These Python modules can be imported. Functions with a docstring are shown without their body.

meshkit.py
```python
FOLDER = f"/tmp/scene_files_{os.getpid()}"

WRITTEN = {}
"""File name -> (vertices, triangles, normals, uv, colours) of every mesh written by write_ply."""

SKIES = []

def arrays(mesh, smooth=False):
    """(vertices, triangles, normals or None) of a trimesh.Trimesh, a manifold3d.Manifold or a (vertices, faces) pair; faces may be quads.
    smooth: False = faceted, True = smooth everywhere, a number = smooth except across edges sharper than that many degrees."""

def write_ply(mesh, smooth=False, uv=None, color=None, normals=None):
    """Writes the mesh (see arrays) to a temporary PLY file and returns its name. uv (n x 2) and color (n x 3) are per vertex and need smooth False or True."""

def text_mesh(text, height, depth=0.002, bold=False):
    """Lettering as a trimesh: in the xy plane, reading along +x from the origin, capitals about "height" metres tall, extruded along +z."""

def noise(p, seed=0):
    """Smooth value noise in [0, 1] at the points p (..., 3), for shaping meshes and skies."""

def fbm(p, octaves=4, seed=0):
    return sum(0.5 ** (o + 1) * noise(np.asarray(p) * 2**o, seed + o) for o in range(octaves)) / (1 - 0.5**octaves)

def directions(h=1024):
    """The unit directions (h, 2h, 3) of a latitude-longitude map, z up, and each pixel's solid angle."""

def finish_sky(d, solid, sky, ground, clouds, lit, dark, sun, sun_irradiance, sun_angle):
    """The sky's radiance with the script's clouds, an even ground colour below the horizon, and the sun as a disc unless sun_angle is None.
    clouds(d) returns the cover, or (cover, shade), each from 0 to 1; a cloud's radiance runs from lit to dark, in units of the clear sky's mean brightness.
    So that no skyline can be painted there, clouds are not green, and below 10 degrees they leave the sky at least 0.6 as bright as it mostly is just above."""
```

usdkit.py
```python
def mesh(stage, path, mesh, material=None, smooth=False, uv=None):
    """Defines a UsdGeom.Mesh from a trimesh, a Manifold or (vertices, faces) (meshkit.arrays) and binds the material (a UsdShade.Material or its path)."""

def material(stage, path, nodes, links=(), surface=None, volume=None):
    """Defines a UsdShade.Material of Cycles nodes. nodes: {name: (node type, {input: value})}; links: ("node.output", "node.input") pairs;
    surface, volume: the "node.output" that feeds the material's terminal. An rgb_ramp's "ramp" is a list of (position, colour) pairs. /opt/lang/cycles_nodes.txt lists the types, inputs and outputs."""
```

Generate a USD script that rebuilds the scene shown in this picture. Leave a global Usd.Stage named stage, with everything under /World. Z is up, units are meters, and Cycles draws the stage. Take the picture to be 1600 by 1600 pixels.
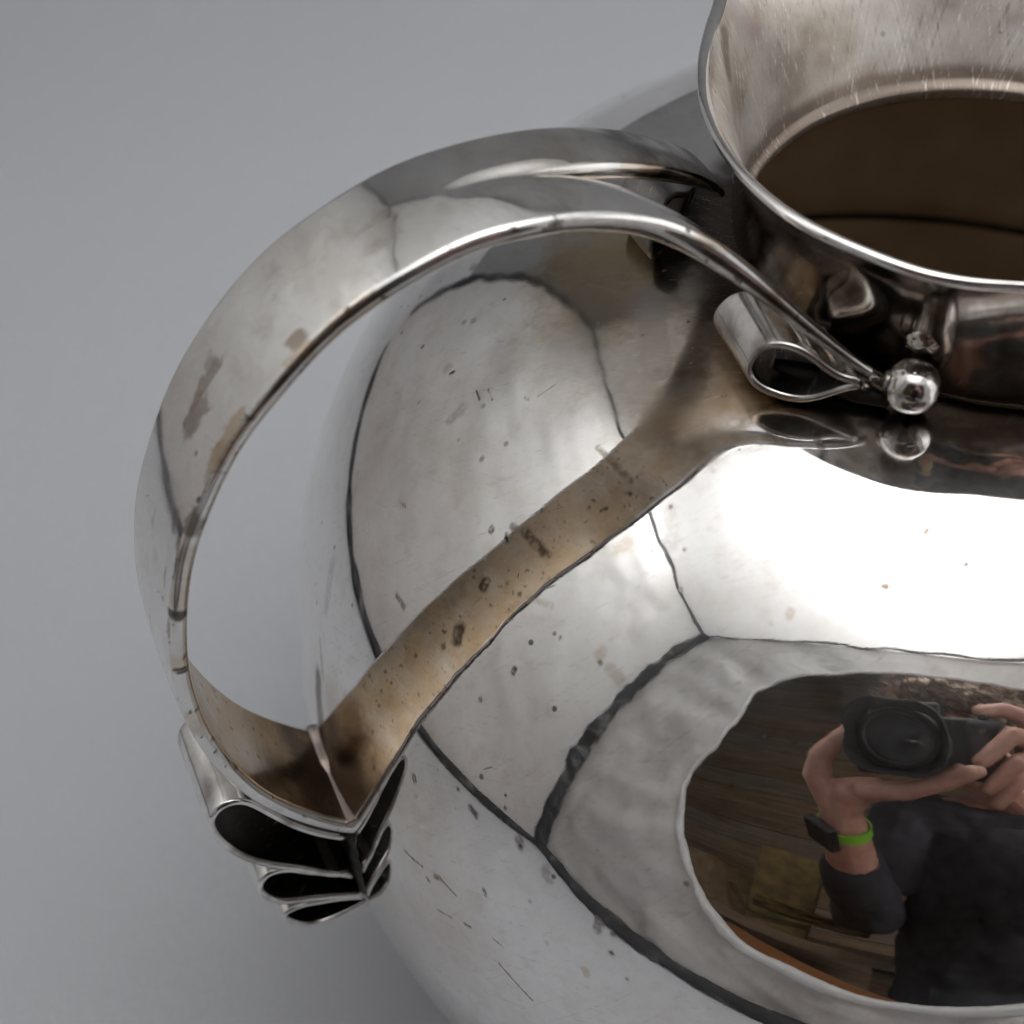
import math
import numpy as np, trimesh, manifold3d as m3
import usdkit, meshkit
from pxr import Usd, UsdGeom, UsdLux, UsdShade, Sdf, Gf, Vt
from scipy.interpolate import CubicSpline, splprep, splev

stage = Usd.Stage.CreateInMemory()
UsdGeom.SetStageUpAxis(stage, UsdGeom.Tokens.z)
UsdGeom.SetStageMetersPerUnit(stage, 1.0)
UsdGeom.Xform.Define(stage, '/World')
UsdGeom.Scope.Define(stage, '/World/Looks')
rng = np.random.default_rng(7)

# ------------------------------------------------------------------ camera
FP, PITCH = 3162.6, 0.7795                       # focal length in pixels of a 1600 wide picture, angle of view below level
Z0 = 0.074                                       # height of the jug's widest ring above the sheet it stands on
CAM = np.array([-.0662, -.2207, .2386 + Z0])
RIGHT = np.array([1., 0, 0]); UP = np.array([0, math.sin(PITCH), math.cos(PITCH)]); FWD = np.array([0, math.cos(PITCH), -math.sin(PITCH)])
cam = UsdGeom.Camera.Define(stage, '/World/camera')
FL = 50.0
cam.CreateFocalLengthAttr(FL)
cam.CreateHorizontalApertureAttr(FL * 1600 / FP)
cam.CreateVerticalApertureAttr(FL * 1600 / FP)
cam.CreateClippingRangeAttr(Gf.Vec2f(0.005, 50))
cam.CreateFStopAttr(FL / 3.4)
cam.CreateFocusDistanceAttr(0.268)
M = np.eye(4); M[0, :3] = RIGHT; M[1, :3] = UP; M[2, :3] = -FWD; M[3, :3] = CAM
cam.AddTransformOp().Set(Gf.Matrix4d(*M.ravel().tolist()))
cam.CreateExposureAttr(0.0)

# ------------------------------------------------------------------ lamps
def rect_light(name, pos, target, w, h, power, color):
    l = UsdLux.RectLight.Define(stage, '/World/' + name)
    l.CreateWidthAttr(w); l.CreateHeightAttr(h); l.CreateIntensityAttr(power); l.CreateColorAttr(Gf.Vec3f(*color))
    p, t = np.array(pos, float), np.array(target, float)
    z = p - t; z /= np.linalg.norm(z)
    x = np.cross([0, 1, 0.01], z); x /= np.linalg.norm(x); y = np.cross(z, x)
    m = np.eye(4); m[0, :3] = x; m[1, :3] = y; m[2, :3] = z; m[3, :3] = p
    l.AddTransformOp().Set(Gf.Matrix4d(*m.ravel().tolist()))
    return l
LAMPS = [('lamp_above', (-.02, -.05, .76), (-.02, -.05, .5), .14, .12, 88., (1, 1, 1)),
         ('lamp_side', (-.50, .02, .60), (-.38, .02, .45), .10, .10, 46., (1, .99, .98)),
         ('lamp_side_001', (1.15, .0, .6), (.3, 0, .25), .6, .6, 19., (1, 1, 1)),
         ('lamp_side_002', (-1.1, -.45, .5), (-.38, -.2, .25), .5, .5, 1.2, (1, 1, .99)),
         ('lamp_room', (-.7, .5, 2.2), (-.2, -.8, .3), .5, .5, 3.6, (1, .9, .78))]
for a in LAMPS:
    rect_light(*a)

# ------------------------------------------------------------------ helpers
def prim_path(name, parent=None):
    base = (parent.GetPath().pathString if parent else '/World') + '/'
    n, k = name, 0
    while stage.GetPrimAtPath(base + n):
        k += 1; n = f'{name}_{k:03d}'
    return base + n
def obj(name, mesh, mat, parent=None, smooth=35, attrs=None, uv=None):
    m = usdkit.mesh(stage, prim_path(name, parent), mesh, mat, smooth=smooth, uv=uv)
    for k, v in (attrs or {}).items():
        v = np.asarray(v, np.float32)
        api = UsdGeom.PrimvarsAPI(m)
        if v.ndim == 2:
            api.CreatePrimvar(k, Sdf.ValueTypeNames.Color3fArray, 'vertex').Set(Vt.Vec3fArray.FromNumpy(v))
        else:
            api.CreatePrimvar(k, Sdf.ValueTypeNames.FloatArray, 'vertex').Set(Vt.FloatArray.FromNumpy(v))
    m.CreateDoubleSidedAttr(True)
    return m.GetPrim()
def tag(p, label=None, category=None, group=None, kind=None):
    for k, v in (('label', label), ('category', category), ('group', group), ('kind', kind)):
        if v: p.SetCustomDataByKey(k, v)
    return p
def thing(name, label, category, loc=(0, 0, 0), group=None):
    x = UsdGeom.Xform.Define(stage, prim_path(name))
    if any(loc): x.AddTranslateOp().Set(Gf.Vec3d(*map(float, loc)))
    return tag(x.GetPrim(), label, category, group)
def mat(name, nodes, links, surface):
    return usdkit.material(stage, '/World/Looks/' + name, nodes, links, surface=surface)
def plain(name, color, rough=.5, metal=0., **kw):
    return mat(name, {'p': ('principled_bsdf', {'base_color': color, 'roughness': rough, 'metallic': metal, **kw})}, [], 'p.BSDF')
def sstep(x, a, b):
    t = np.clip((x - a) / (b - a), 0, 1); return t * t * (3 - 2 * t)
def grid_faces(nu, nv, wrap_v=False, flip=False):
    i, j = np.meshgrid(np.arange(nu - 1), np.arange(nv if wrap_v else nv - 1), indexing='ij')
    j2 = (j + 1) % nv
    q = np.stack([i * nv + j, (i + 1) * nv + j, (i + 1) * nv + j2, i * nv + j2], -1).reshape(-1, 4)
    return q[:, ::-1] if flip else q
def tri(q):
    return np.vstack([q[:, [0, 1, 2]], q[:, [0, 2, 3]]])
def tube(pts, rad, sides=14, caps=True):
    """A round bar along a polyline, with a radius per point."""
    p = np.asarray(pts, float); n = len(p); rad = np.broadcast_to(np.asarray(rad, float), (n,))
    t = np.gradient(p, axis=0); t /= np.linalg.norm(t, axis=1, keepdims=True)
    a = np.cross(t[0], [0, 0, 1.]); a = a if np.linalg.norm(a) > .05 else np.cross(t[0], [1., 0, 0])
    A = []
    for k in range(n):
        a = a - t[k] * (a @ t[k]); a /= np.linalg.norm(a); A.append(a)
    A = np.array(A); B = np.cross(t, A); ang = np.arange(sides) * 2 * np.pi / sides
    v = p[:, None] + rad[:, None, None] * (np.cos(ang)[None, :, None] * A[:, None] + np.sin(ang)[None, :, None] * B[:, None])
    V = v.reshape(-1, 3); Fc = tri(grid_faces(n, sides, True, True))
    if caps:
        V = np.vstack([V, p[:1], p[-1:]]); k = np.arange(sides); k2 = (k + 1) % sides
        Fc = np.vstack([Fc, np.c_[np.full(sides, n * sides), k2, k], np.c_[np.full(sides, n * sides + 1), (n - 1) * sides + k, (n - 1) * sides + k2]])
    return trimesh.Trimesh(V, Fc, process=False)
def ray(px):
    px = np.atleast_2d(np.array(px, float))
    d = (px[:, :1] - 800) / FP * RIGHT - (px[:, 1:2] - 800) / FP * UP + FWD
    return d / np.linalg.norm(d, axis=1, keepdims=True)
def on_plane(px, nrm, dist):
    d = ray(px); return CAM + d * ((dist - CAM @ nrm) / (d @ nrm))[:, None]

# ------------------------------------------------------------------ materials
def fabric(name, color, share, wr=60., bump=.25):
    return mat(name, {'tc': ('geometry', {}), 'n': ('noise_texture', {'scale': wr, 'detail': 3.}), 'b': ('bump', {'strength': bump, 'distance': .004}),
                      'd': ('diffuse_bsdf', {'color': color}), 't': ('translucent_bsdf', {'color': color}), 'm': ('mix_closure', {'fac': share}),
                      'g': ('glossy_bsdf', {'color': (.8, .8, .8), 'roughness': .35}), 'm2': ('mix_closure', {'fac': .06})},
               [('tc.position', 'n.vector'), ('n.fac', 'b.height'), ('b.normal', 'd.normal'), ('b.normal', 'g.normal'), ('d.BSDF', 'm.closure1'), ('t.BSDF', 'm.closure2'),
                ('m.closure', 'm2.closure1'), ('g.BSDF', 'm2.closure2')], 'm2.closure')
M_tent = fabric('white_tent_fabric', (.80, .80, .80), .5)
M_sheet = mat('grey_backdrop', {'tc': ('geometry', {}), 'n': ('noise_texture', {'scale': 2600., 'detail': 3.}), 'r': ('rgb_ramp', {'ramp': [(.2, (.475, .490, .520)), (.8, (.615, .632, .662))]}),
                                'p': ('principled_bsdf', {'roughness': .85, 'specular_ior_level': .15})}, [('tc.position', 'n.vector'), ('n.fac', 'r.fac'), ('r.color', 'p.base_color')], 'p.BSDF')
M_backcloth = plain('grey_backcloth', (.23, .235, .245), .9)
M_pale = plain('grey_webbing', (.13, .132, .137), .8)
M_pipe = mat('black_webbing', {'g': ('geometry', {}), 'n': ('noise_texture', {'scale': 55., 'detail': 4.}), 'r': ('rgb_ramp', {'ramp': [(.35, (.006, .007, .009)), (.55, (.02, .021, .024)), (.72, (.16, .16, .165))]}), 'p': ('principled_bsdf', {'roughness': .75})}, [('g.position', 'n.vector'), ('n.fac', 'r.fac'), ('r.color', 'p.base_color')], 'p.BSDF')

def silver(name, rough=.06, pits=1.0, scratch=1.0, bump=.1, haze=.3, metallic=1., a1=.62, a2=-.9, line=0.):
    """Worn silver: tarnish from the mesh's own colours (tint, with dull for how matt it is there), cloudy mottling, pits, hair scratches, and a polished layer under a brushed haze."""
    n = {'g': ('geometry', {}), 'at': ('attribute', {'attribute': 'tint'}), 'aw': ('attribute', {'attribute': 'dull'}), 'uvm': ('texture_coordinate', {}),
         'n1': ('noise_texture', {'scale': 42., 'detail': 6., 'roughness': .62}), 'c1': ('rgb_ramp', {'ramp': [(.28, (.70, .655, .60)), (.42, (.90, .885, .86)), (.52, (1, 1, 1)), (.66, (.93, .92, .91)), (.78, (.78, .74, .71))]}),
         'n3': ('noise_texture', {'scale': 210., 'detail': 5., 'roughness': .7}), 'c3': ('rgb_ramp', {'ramp': [(.30, (.78, .73, .68)), (.48, (1, 1, 1)), (.7, (.95, .94, .93))]}),
         'mul': ('mix_color', {'blend_type': 'multiply', 'fac': .75}), 'mul2': ('mix_color', {'blend_type': 'multiply', 'fac': .6}),
         # pits: small dark dots, some of them drawn out
         'v1': ('voronoi_texture', {'scale': 330., 'detail': 0.}), 'p1': ('separate_color', {}), 't1': ('map_range', {'from_min': .55, 'from_max': 1., 'to_min': 0., 'to_max': .17, 'clamp': True}), 'd1': ('math', {'math_type': 'subtract'}), 'k1': ('map_range', {'from_min': -.03, 'from_max': .03, 'to_min': 0., 'to_max': .85 * pits, 'clamp': True}),
         'm3': ('mapping', {'mapping_type': 'texture', 'rotation': (0., 0., .8), 'scale': (1 / 150., 1 / 1100., 1.)}), 'v2': ('voronoi_texture', {'scale': 1.}), 'p2': ('separate_color', {}), 't2': ('map_range', {'from_min': .88, 'from_max': 1., 'to_min': 0., 'to_max': .16, 'clamp': True}), 'd2': ('math', {'math_type': 'subtract'}), 'k2': ('map_range', {'from_min': -.03, 'from_max': .04, 'to_min': 0., 'to_max': .6 * pits, 'clamp': True}),
         'ls': ('map_range', {'from_min': 1.16, 'from_max': 1.34, 'to_min': 0., 'to_max': line, 'clamp': True}), 'lc': ('mix_color', {'b': (.95, .90, .84)}), 'ld': ('map_range', {'from_min': .84, 'from_max': .66, 'to_min': 0., 'to_max': line, 'clamp': True}), 'le': ('mix_color', {'b': (.24, .19, .15)}), 'mask': ('noise_texture', {'scale': 30., 'detail': 3.}), 'mr': ('map_range', {'from_min': .40, 'from_max': .62, 'to_min': 0., 'to_max': 1., 'clamp': True}), 'kx': ('math', {'math_type': 'maximum'}), 'vm': ('math', {'math_type': 'multiply'}), 'sp': ('mix_color', {'b': (.09, .07, .055)}),
         'm1': ('mapping', {'mapping_type': 'texture', 'rotation': (0., 0., a1), 'scale': (1 / 60., 1 / 2600., 1.)}), 's1': ('noise_texture', {'scale': 1., 'detail': 1.5, 'distortion': .9}),
         'm2': ('mapping', {'mapping_type': 'texture', 'rotation': (0., 0., a2), 'scale': (1 / 80., 1 / 2200., 1.)}), 's2': ('noise_texture', {'scale': 1., 'detail': 1.5, 'distortion': .9}),
         'sa': ('math', {'math_type': 'add'}), 'pt': ('noise_texture', {'scale': 1500., 'detail': 2.}), 'pm': ('math', {'math_type': 'multiply', 'value2': .35}),
         'sm': ('math', {'math_type': 'multiply', 'value2': .5 * scratch}), 'ha': ('math', {'math_type': 'add'}), 'b': ('bump', {'strength': bump, 'distance': .000025}), 'b2': ('bump', {'strength': min(1., bump * 4), 'distance': .000025}),
         'r1': ('map_range', {'from_min': .35, 'from_max': .75, 'to_min': rough * .5, 'to_max': rough * 1.8, 'clamp': True}), 'ra': ('math', {'math_type': 'multiply_add', 'value2': .38}), 'rb': ('math', {'math_type': 'multiply_add', 'value2': .3}),
         'p': ('principled_bsdf', {'metallic': metallic}), 'gl': ('glossy_bsdf', {'roughness': .34, 'distribution': 'multi_ggx'}), 'hz': ('map_range', {'from_min': .3, 'from_max': .7, 'to_min': haze * .5, 'to_max': min(1., haze * 1.5), 'clamp': True}), 'mx': ('mix_closure', {})}
    l = [('g.position', 'n1.vector'), ('n1.fac', 'c1.fac'), ('g.position', 'n3.vector'), ('n3.fac', 'c3.fac'), ('at.color', 'mul.a'), ('c1.color', 'mul.b'), ('mul.result', 'mul2.a'), ('c3.color', 'mul2.b'),
         ('g.position', 'v1.vector'), ('v1.color', 'p1.color'), ('p1.r', 't1.value'), ('t1.result', 'd1.value1'), ('v1.distance', 'd1.value2'), ('d1.value', 'k1.value'),
         ('uvm.UV', 'm3.vector'), ('m3.vector', 'v2.vector'), ('v2.color', 'p2.color'), ('p2.r', 't2.value'), ('t2.result', 'd2.value1'), ('v2.distance', 'd2.value2'), ('d2.value', 'k2.value'),
         ('k1.result', 'kx.value1'), ('k2.result', 'kx.value2'), ('g.position', 'mask.vector'), ('mask.fac', 'mr.value'), ('kx.value', 'vm.value1'), ('mr.result', 'vm.value2'), ('sa.value', 'ls.value'), ('ls.result', 'lc.fac'), ('mul2.result', 'lc.a'), ('sa.value', 'ld.value'), ('ld.result', 'le.fac'), ('lc.result', 'le.a'), ('le.result', 'sp.a'), ('vm.value', 'sp.fac'), ('sp.result', 'p.base_color'), ('sp.result', 'gl.color'),
         ('uvm.UV', 'm1.vector'), ('m1.vector', 's1.vector'), ('uvm.UV', 'm2.vector'), ('m2.vector', 's2.vector'), ('s1.fac', 'sa.value1'), ('s2.fac', 'sa.value2'), ('sa.value', 'sm.value1'),
         ('g.position', 'pt.vector'), ('pt.fac', 'pm.value1'), ('sm.value', 'ha.value1'), ('pm.value', 'ha.value2'), ('ha.value', 'b.height'), ('b.normal', 'p.normal'), ('ha.value', 'b2.height'), ('b2.normal', 'gl.normal'),
         ('n1.fac', 'r1.value'), ('aw.fac', 'ra.value1'), ('r1.result', 'ra.value3'), ('vm.value', 'rb.value1'), ('ra.value', 'rb.value3'), ('rb.value', 'p.roughness'),
         ('n3.fac', 'hz.value'), ('hz.result', 'mx.fac'), ('p.BSDF', 'mx.closure1'), ('gl.BSDF', 'mx.closure2')]
    return mat(name, n, l, 'mx.closure')
SILVER = np.array([.87, .86, .845])
M_body = silver('worn_silver', .020, 1., 1., .06, .055, 1., .45, .95, .16)
M_handle = silver('handle_silver', .055, .8, .9, .10, .22, 1., 1.35, 1.05, .2)
M_collar = silver('collar_silver', .04, .9, 1., .10, .08, 1., 1.1, .8, .2)
M_neck = silver('brushed_neck_silver', .3, .7, 3., 1., .35, .3, 1.15, 1.75, .6)
M_inner = mat('tarnished_inside', {'g': ('geometry', {}), 'n': ('noise_texture', {'scale': 60., 'detail': 5.}), 'r': ('rgb_ramp', {'ramp': [(.3, (.48, .39, .28)), (.7, (.66, .55, .42))]}),
                                   'p': ('principled_bsdf', {'metallic': .35, 'roughness': .42})}, [('g.position', 'n.vector'), ('n.fac', 'r.fac'), ('r.color', 'p.base_color')], 'p.BSDF')
M_soot = plain('black_tarnish', (.022, .018, .015), .5, .4)
M_solder = plain('solder', (.42, .36, .33), .3, 1.)

# ------------------------------------------------------------------ setting: sheet, table, floor, wall
YAW = -.073
EX = np.array([math.cos(YAW), math.sin(YAW), 0]); EY = np.array([-math.sin(YAW), math.cos(YAW), 0]); EZ = np.array([0, 0, 1.])
def tp(x, y, z):
    """A point in the tent's own axes (z from the sheet)."""
    return np.asarray(x)[..., None] * EX + np.asarray(y)[..., None] * EY + np.asarray(z)[..., None] * EZ
XL, XR, YF, YB, ZT = -.3765, .43, -.2599, .3954, .486 + Z0

def build_sheet():
    nx = 90; L0 = YB - .075 - YF; sv = np.concatenate([np.linspace(0, L0, 60), L0 + np.linspace(0, .07 * np.pi / 2, 16)[1:], L0 + .07 * np.pi / 2 + np.linspace(.01, .10, 8)]); ny = len(sv)
    a = np.clip((sv - L0) / .07, 0, np.pi / 2); up = np.maximum(sv - L0 - .07 * np.pi / 2, 0)
    yy = YF + np.minimum(sv, L0) + .07 * np.sin(a); zz = .07 * (1 - np.cos(a)) + up
    x, y = np.meshgrid(np.linspace(XL, XR, nx), yy, indexing='ij'); z = np.broadcast_to(zz, x.shape)
    z = z + 0.0012 * (meshkit.noise(np.stack([x * 9, y * 9, 0 * x], -1), 5) - .5) * sstep(np.hypot(x, y), .08, .16)
    v = tp(x, y, z).reshape(-1, 3)
    tag(obj('backdrop_sheet', (v, tri(grid_faces(nx, ny))), M_sheet, smooth=True), kind='structure')
build_sheet()

# ------------------------------------------------------------------ the light tent
def hole_outline():
    """The ragged opening in the tent's front, as (x, z) in the front cloth."""
    p = [(-202, 320), (-208, 257), (-214, 190), (-217, 144), (-211, 114), (-196, 79), (-179, 48), (-155, 18), (-132, 1), (-112, -7), (-63, -16), (-13, -14), (35, -7), (90, 4), (150, 32), (200, 95), (215, 190), (205, 290), (165, 345), (110, 376), (58, 396), (-5, 415), (-45, 412), (-125, 388), (-180, 356)]
    p = np.array(p, float) / 1000; p[:, 1] += Z0
    q = np.vstack([p, p[:1]]); (tck, _) = splprep(q.T, s=0, per=True)
    s = np.linspace(0, 1, 361)[:-1]
    x, z = splev(s, tck)
    th = s * 2 * np.pi
    cc = np.stack([np.cos(th), np.sin(th), 0 * th], -1); k = .012 * (meshkit.fbm(cc * 2.2 + 3, 2, 12) - .5) + .005 * (meshkit.fbm(cc * 6, 2, 13) - .5)
    c = np.array([-.02, .27]); d = np.stack([x, z], 1) - c; d /= np.linalg.norm(d, axis=1, keepdims=True)
    return np.stack([x, z], 1) + d * k[:, None]

def build_tent():
    t = thing('light_tent', 'white fabric photo tent with black webbing seams, mirrored in the silver', 'photo tent')
    def wall(name, f, nu, nv, amp, wl, seed, nrm, mtl=None):
        u, v = np.meshgrid(np.linspace(0, 1, nu), np.linspace(0, 1, nv), indexing='ij')
        P = f(u, v)
        e = np.minimum(np.minimum(u, 1 - u), np.minimum(v, 1 - v)); w = sstep(e, 0, .12)
        P = P + nrm * (amp * w * (meshkit.fbm(P / wl, 3, seed) - .5) * 2)[..., None]
        obj(name, (P.reshape(-1, 3), tri(grid_faces(nu, nv))), mtl or M_tent, t, smooth=True)
    wall('side_panel', lambda u, v: tp(0 * u + XL, YF + (YB - YF) * u, .002 + (ZT - .002) * v), 90, 70, .020, .11, 1, EX)
    wall('side_panel', lambda u, v: tp(0 * u + XR, YF + (YB - YF) * u, .002 + (ZT - .002) * v), 60, 50, .010, .16, 2, -EX)
    wall('back_panel', lambda u, v: tp(XL + (XR - XL) * u, 0 * u + YB, .002 + (ZT - .002) * v), 60, 50, .010, .16, 3, -EY, M_backcloth)
    wall('top_panel', lambda u, v: tp(XL + (XR - XL) * u, YF + (YB - YF) * v, 0 * u + ZT), 60, 60, .008, .18, 4, -EZ)
    # front cloth: a sheet between the opening's edge and the frame, pulled into folds
    h = hole_outline(); n = len(h); c = np.array([-.02, .27])
    d = h - c; d /= np.linalg.norm(d, axis=1, keepdims=True)
    tx = np.where(d[:, 0] > 0, (XR - c[0]) / np.maximum(d[:, 0], 1e-9), (XL - c[0]) / np.minimum(d[:, 0], -1e-9))
    tz = np.where(d[:, 1] > 0, (ZT - c[1]) / np.maximum(d[:, 1], 1e-9), (.002 - c[1]) / np.minimum(d[:, 1], -1e-9))
    o = c + d * np.minimum(tx, tz)[:, None]
    m = 36; s = np.linspace(0, 1, m)
    Q = h[None] * (1 - s[:, None, None]) + o[None] * s[:, None, None]
    th = np.arange(n) / n * 2 * np.pi
    folds = np.sin(14 * th + 2 * np.sin(3 * th)) * .5 + np.sin(31 * th + 1.3 * np.sin(5 * th)) * .3
    amp = (1 - s)[:, None] ** .8 * sstep(1 - s, 0, .15)[:, None] * (.25 + .75 * sstep(s, 0, .22))[:, None]
    P3 = tp(Q[..., 0], YF + 0 * Q[..., 0], Q[..., 1])
    dep = .010 * amp * folds[None] + .026 * (meshkit.fbm(P3 / .06, 4, 9) - .5) * (sstep(1 - s, 0, .2) * (.3 + .7 * sstep(s, 0, .15)))[:, None]
    P3 = P3 + EY * dep[..., None]
    obj('front_panel', (P3.reshape(-1, 3), tri(grid_faces(m, n, True))), M_tent, t, smooth=True)
    # rolled hem round the opening
    obj('opening_hem', tube(np.vstack([P3[0], P3[:1, 0]]) + EY * .001, .0022 + .0055 * meshkit.noise(np.vstack([P3[0], P3[:1, 0]]) / .05, 6) * sstep(-np.append(h[:, 1], h[0, 1]), -.25, -.05), 10, caps=False), M_tent, t, smooth=True)
    # webbing along the edges of the box, a little uneven
    def pipe(a, b, r, m=M_pipe):
        k = np.linspace(0, 1, 60)[:, None]; p = tp(*np.array(a)) * (1 - k) + tp(*np.array(b)) * k
        p = p + (meshkit.noise(p * 30 + 3, 1)[:, None] - .5) * .012 * (EX + EZ * .5 + EY)
        rr = r * (.45 + 1.0 * meshkit.noise(p * 38, 8))
        obj('webbing', tube(p, rr, 8), m, t, smooth=True)
    i = .004
    a, b, f, k, lo, hi = XL + i, XR - i, YF + i, YB - i, .007, ZT - i
    pipe((a, f, lo), (a, f, hi), .0095); pipe((b, f, lo), (b, f, hi), .009)
    pipe((a, k, lo), (a, k, hi), .0075); pipe((b, k, lo), (b, k, hi), .008)
    pipe((a, f, lo), (a, k, lo), .0075); pipe((b, f, lo), (b, k, lo), .007)
    pipe((a, f, lo), (b, f, lo), .0095); pipe((a, k, lo), (b, k, lo), .007)
    pipe((a, f, hi), (b, f, hi), .0024, M_pale); pipe((a, k, hi), (b, k, hi), .004)
    pipe((a, f, hi), (a, k, hi), .0034, M_pale); pipe((b, f, hi), (b, k, hi), .003)
build_tent()

# ------------------------------------------------------------------ the jug
BA, BC, EN, EM = .1, .0794, 2.3837, 2.2826       # half width, half height, exponents of the body's profile
_r = np.linspace(BA, .034, 4000); _z = BC * np.maximum(1 - (_r / BA) ** EN, 0) ** (1 / EM)
_k = 1 - .385 * sstep(_r, .066, .047)                                  # the shoulder flattens towards the neck
_z = np.concatenate([[0], np.cumsum(np.diff(_z) * (_k[1:] + _k[:-1]) / 2)])
ZTOP, ZBOT = float(np.interp(-.0362, -_r, _z)), -.0735
def r_of_z(z):
    z = np.asarray(z, float)
    return np.where(z > 0, np.interp(z, _z, _r), BA * np.maximum(1 - np.abs(z / BC) ** EM, 0) ** (1 / EN))
def on_body(px):
    """Where a line of sight meets the body."""
    d = ray(px); o = CAM - np.array([0, 0, Z0]); out = []
    for k in d:
        ts = np.linspace(.15, .45, 3000); P = o + k * ts[:, None]
        g = np.where(P[:, 2] > ZTOP, 1., np.hypot(P[:, 0], P[:, 1]) - r_of_z(P[:, 2]))
        j = np.argmax(g < 0) if (g < 0).any() else np.argmin(g)
        out.append(P[j])
    return np.array(out) + np.array([0, 0, Z0])
jug = thing('silver_jug', 'worn silver jug with looped strap handle and flared neck on grey sheet', 'jug')

BROWN, GOLD, DARK, GREY, TAN = (.15, .10, .065), (.66, .53, .35), (.055, .045, .04), (.42, .37, .35), (.55, .44, .32)
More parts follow.
